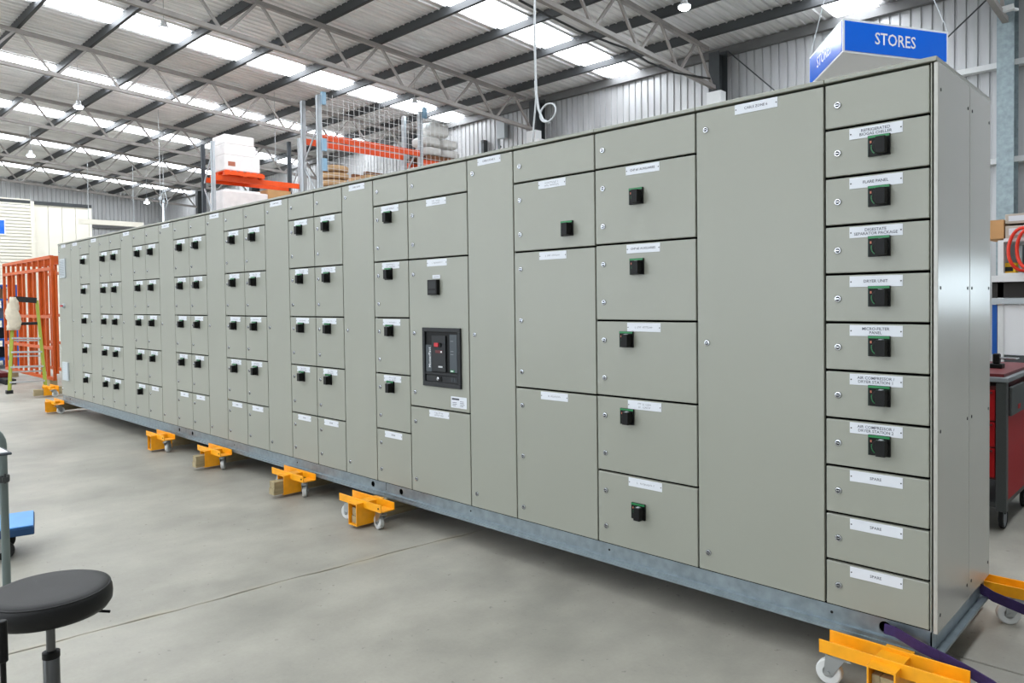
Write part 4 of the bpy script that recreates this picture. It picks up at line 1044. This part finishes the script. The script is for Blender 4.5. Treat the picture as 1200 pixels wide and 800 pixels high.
# ------------------------------------------------------------------ things on the back wall and hanging from the roof
for k, (px, py, x) in enumerate(((622, 163, TR[2]), (836, 119, TR[1]))):
    q = on_y(px, py, 11.95)
    t = thing('white_duct', ['white square duct in front of the column by the rope loop', 'white square duct in front of the nearest dark column'][k], 'duct', (q.x, 12.08, 0))
    MB().box(-0.17, 0.17, -0.12, 0.12, 0, on_y(px, py-(10 if k == 0 else 12), 11.96).z).build('duct_body', 'white_paint', t)
    MB().box(0.10, 0.30, -0.10, 0.12, 0, on_y(px, py+1, 11.96).z).build('side_duct', 'white_paint', t) if k == 0 else None
q = on_y(566, 165, 12.6)
t = thing('wall_bracket', 'dark wall bracket with a pale box between the rack and the rope loop', 'bracket', (q.x, 12.62, q.z-0.6))
MB().box(-0.06, 0.06, -0.05, 0.12, -0.3, 0.62).build('bracket_post', 'column_dark', t)
MB().bar((0, 0, 0.1), (0.75, 0, 0.32), 0.04, 0.05).build('bracket_arm', 'column_dark', t)
MB().box(0.62, 0.95, -0.05, 0.1, 0.55, 1.05).build('pale_box', 'vent_grey', t)
# hanging rope with a loop
RY = 5.0
def rp(px, py, y=RY): return on_y(px, py, y)
top = rp(626, 0); 
path = [rp(626.5, -30), rp(626.5, 0), rp(626.6, 30), rp(627, 60), rp(627.5, 85), rp(628.5, 110), rp(631, 128), rp(636, 140), rp(644, 144)]
ttop = on_y(626.5, -30, RY)
t = thing('hanging_rope', 'white braided rope with a round loop hanging from the roof', 'rope', (ttop.x, RY, 2.46))
z_r = roof_z(RY)
org = Vector((ttop.x, RY, 2.46))
P_ = [Vector((path[0].x, RY, z_r-0.02))] + path
MB().tube([tuple(p-org) for p in P_], 0.018, 8).build('rope_line', 'rope', t, smooth=True)
P_ = [rp(627, 95), rp(628, 115), rp(627, 130), rp(625.5, 145), rp(624.8, 158), rp(624.5, 166)]
MB().tube([tuple(p-org) for p in P_], 0.013, 8).build('rope_tail', 'rope', t, smooth=True)
lc = rp(642, 132)
MB().tube([tuple(Vector((lc.x + 0.150*math.cos(a), RY+0.02*math.sin(a), lc.z+0.135*math.sin(a)))-org) for a in [2*PI*k/26 for k in range(26)]], 0.013, 8, closed=True).build('rope_loop', 'rope', t, smooth=True)
# drop cables and hook
for k, (px, pyb, y) in enumerate(((188, 235, 6.0), (323, 190, 7.5), (281, 245, 5.2))):
    q = on_y(px, pyb, y)
    if k == 2: q = on_y(192, 238, 8.0)
    t = thing('drop_cable', ['thin drop cable hanging over the far left part of the switchboard', 'thin drop cable hanging beside the tall rack upright', 'drop cable ending in a spread hook above the far switchboard'][k], 'cable', (q.x, q.y, q.z))
    MB().cyl((0, 0, 0.1), (0, 0, roof_z(q.y)-q.z-0.034), 0.009, 6).build('cable_line', 'rope', t)
    MB().lathe([(0.02, 0), (0.045, 0.03), (0.045, 0.10), (0.015, 0.14)], 10).build('cable_end', 'vent_grey', t)
    if k == 2:
        for s in (-1, 1): MB().tube([(0, 0, 0.6), (0.06*s, 0.06*s, 0.3), (0.10*s, 0.10*s, 0.0), (0.06*s, 0.06*s, -0.15)], 0.014, 6).build('hook_arm', 'vent_grey', t)
# high-bay lamps
for k, (px, py, zl) in enumerate(((802, 8, 7.0), (192, 34, 6.9), (92, 125, 6.8), (36, 182, 6.6), (172, 237, 6.0), (486, 122, 6.7))):
    q = on_z(px, py, zl)
    if q.y > 12.3: q = on_y(px, py, 12.1)
    zr = chord_z(q.y)
    nm_ = ['glowing round high-bay lamp above the dark back corner', 'high-bay lamp near the top left skylight strip', 'high-bay lamp over the left side, second from the left top', 'small far high-bay lamp near the left edge', 'farthest high-bay lamp near the end wall', 'high-bay lamp above the white sacks'][k]
    t = thing('high_bay_lamp', nm_, 'lamp', tuple(q), 0, 'high-bay lamps')
    t.scale = (0.7, 0.7, 1.0)
    MB().lathe([(0.0, 0.16), (0.07, 0.16), (0.10, 0.06), (0.17, 0.03), (0.175, 0.0), (0.16, 0.0)], 20).build('housing', 'lamp_housing', t, smooth=40)
    MB().lathe([(0.158, -0.002), (0.15, -0.03), (0.10, -0.055), (0.0, -0.065)], 20).build('diffuser', 'lamp_glow', t)
    MB().cyl((0, 0, 0.16), (0, 0, max(roof_z(q.y)-q.z-0.034, 0.25)), 0.008, 6).build('pendant', 'zinc', t)
# black power cable draped along the nearest bottom chord, and wall bracing rods
pts_ = [(608, 0), (640, 17), (680, 37), (720, 52), (735, 57), (760, 73), (790, 85), (820, 90), (832, 92)]
q0 = on_x(832, 92, -7.58)
t = MB().tube([tuple(on_x(a, b, -7.58)-q0) for a, b in pts_], 0.02, 6)
tag(t.build('power_cable', 'rubber', None, tuple(q0)), 'black power cable sagging along the nearest roof truss', 'cable')
for k, (a, b) in enumerate((((1106, 48), (1156, 0)), ((853, 60), (960, 150)))):
    A_ = on_y(a[0], a[1], 12.6); B2 = on_y(b[0], b[1], 12.6)
    tag(MB().cyl((0, 0, 0), tuple(B2-A_), 0.014, 6).build('brace_rod', 'column_dark', None, tuple(A_)), ['thin diagonal brace rod on the back wall right of the stores sign', 'thin diagonal brace rod on the back wall left of the stores sign'][k], 'brace')
q = on_y(1180, 12, 11.9)
t = thing('security_camera', 'small white security camera at the top of the galvanised column', 'camera', tuple(q))
MB().bar((-0.12, -0.05, 0), (0.10, 0.0, 0.03), 0.10, 0.09).build('camera_body', 'white_paint', t)
MB().bar((0.05, 0.0, 0.02), (0.10, 0.30, 0.06), 0.04, 0.04).build('camera_arm', 'white_paint', t)
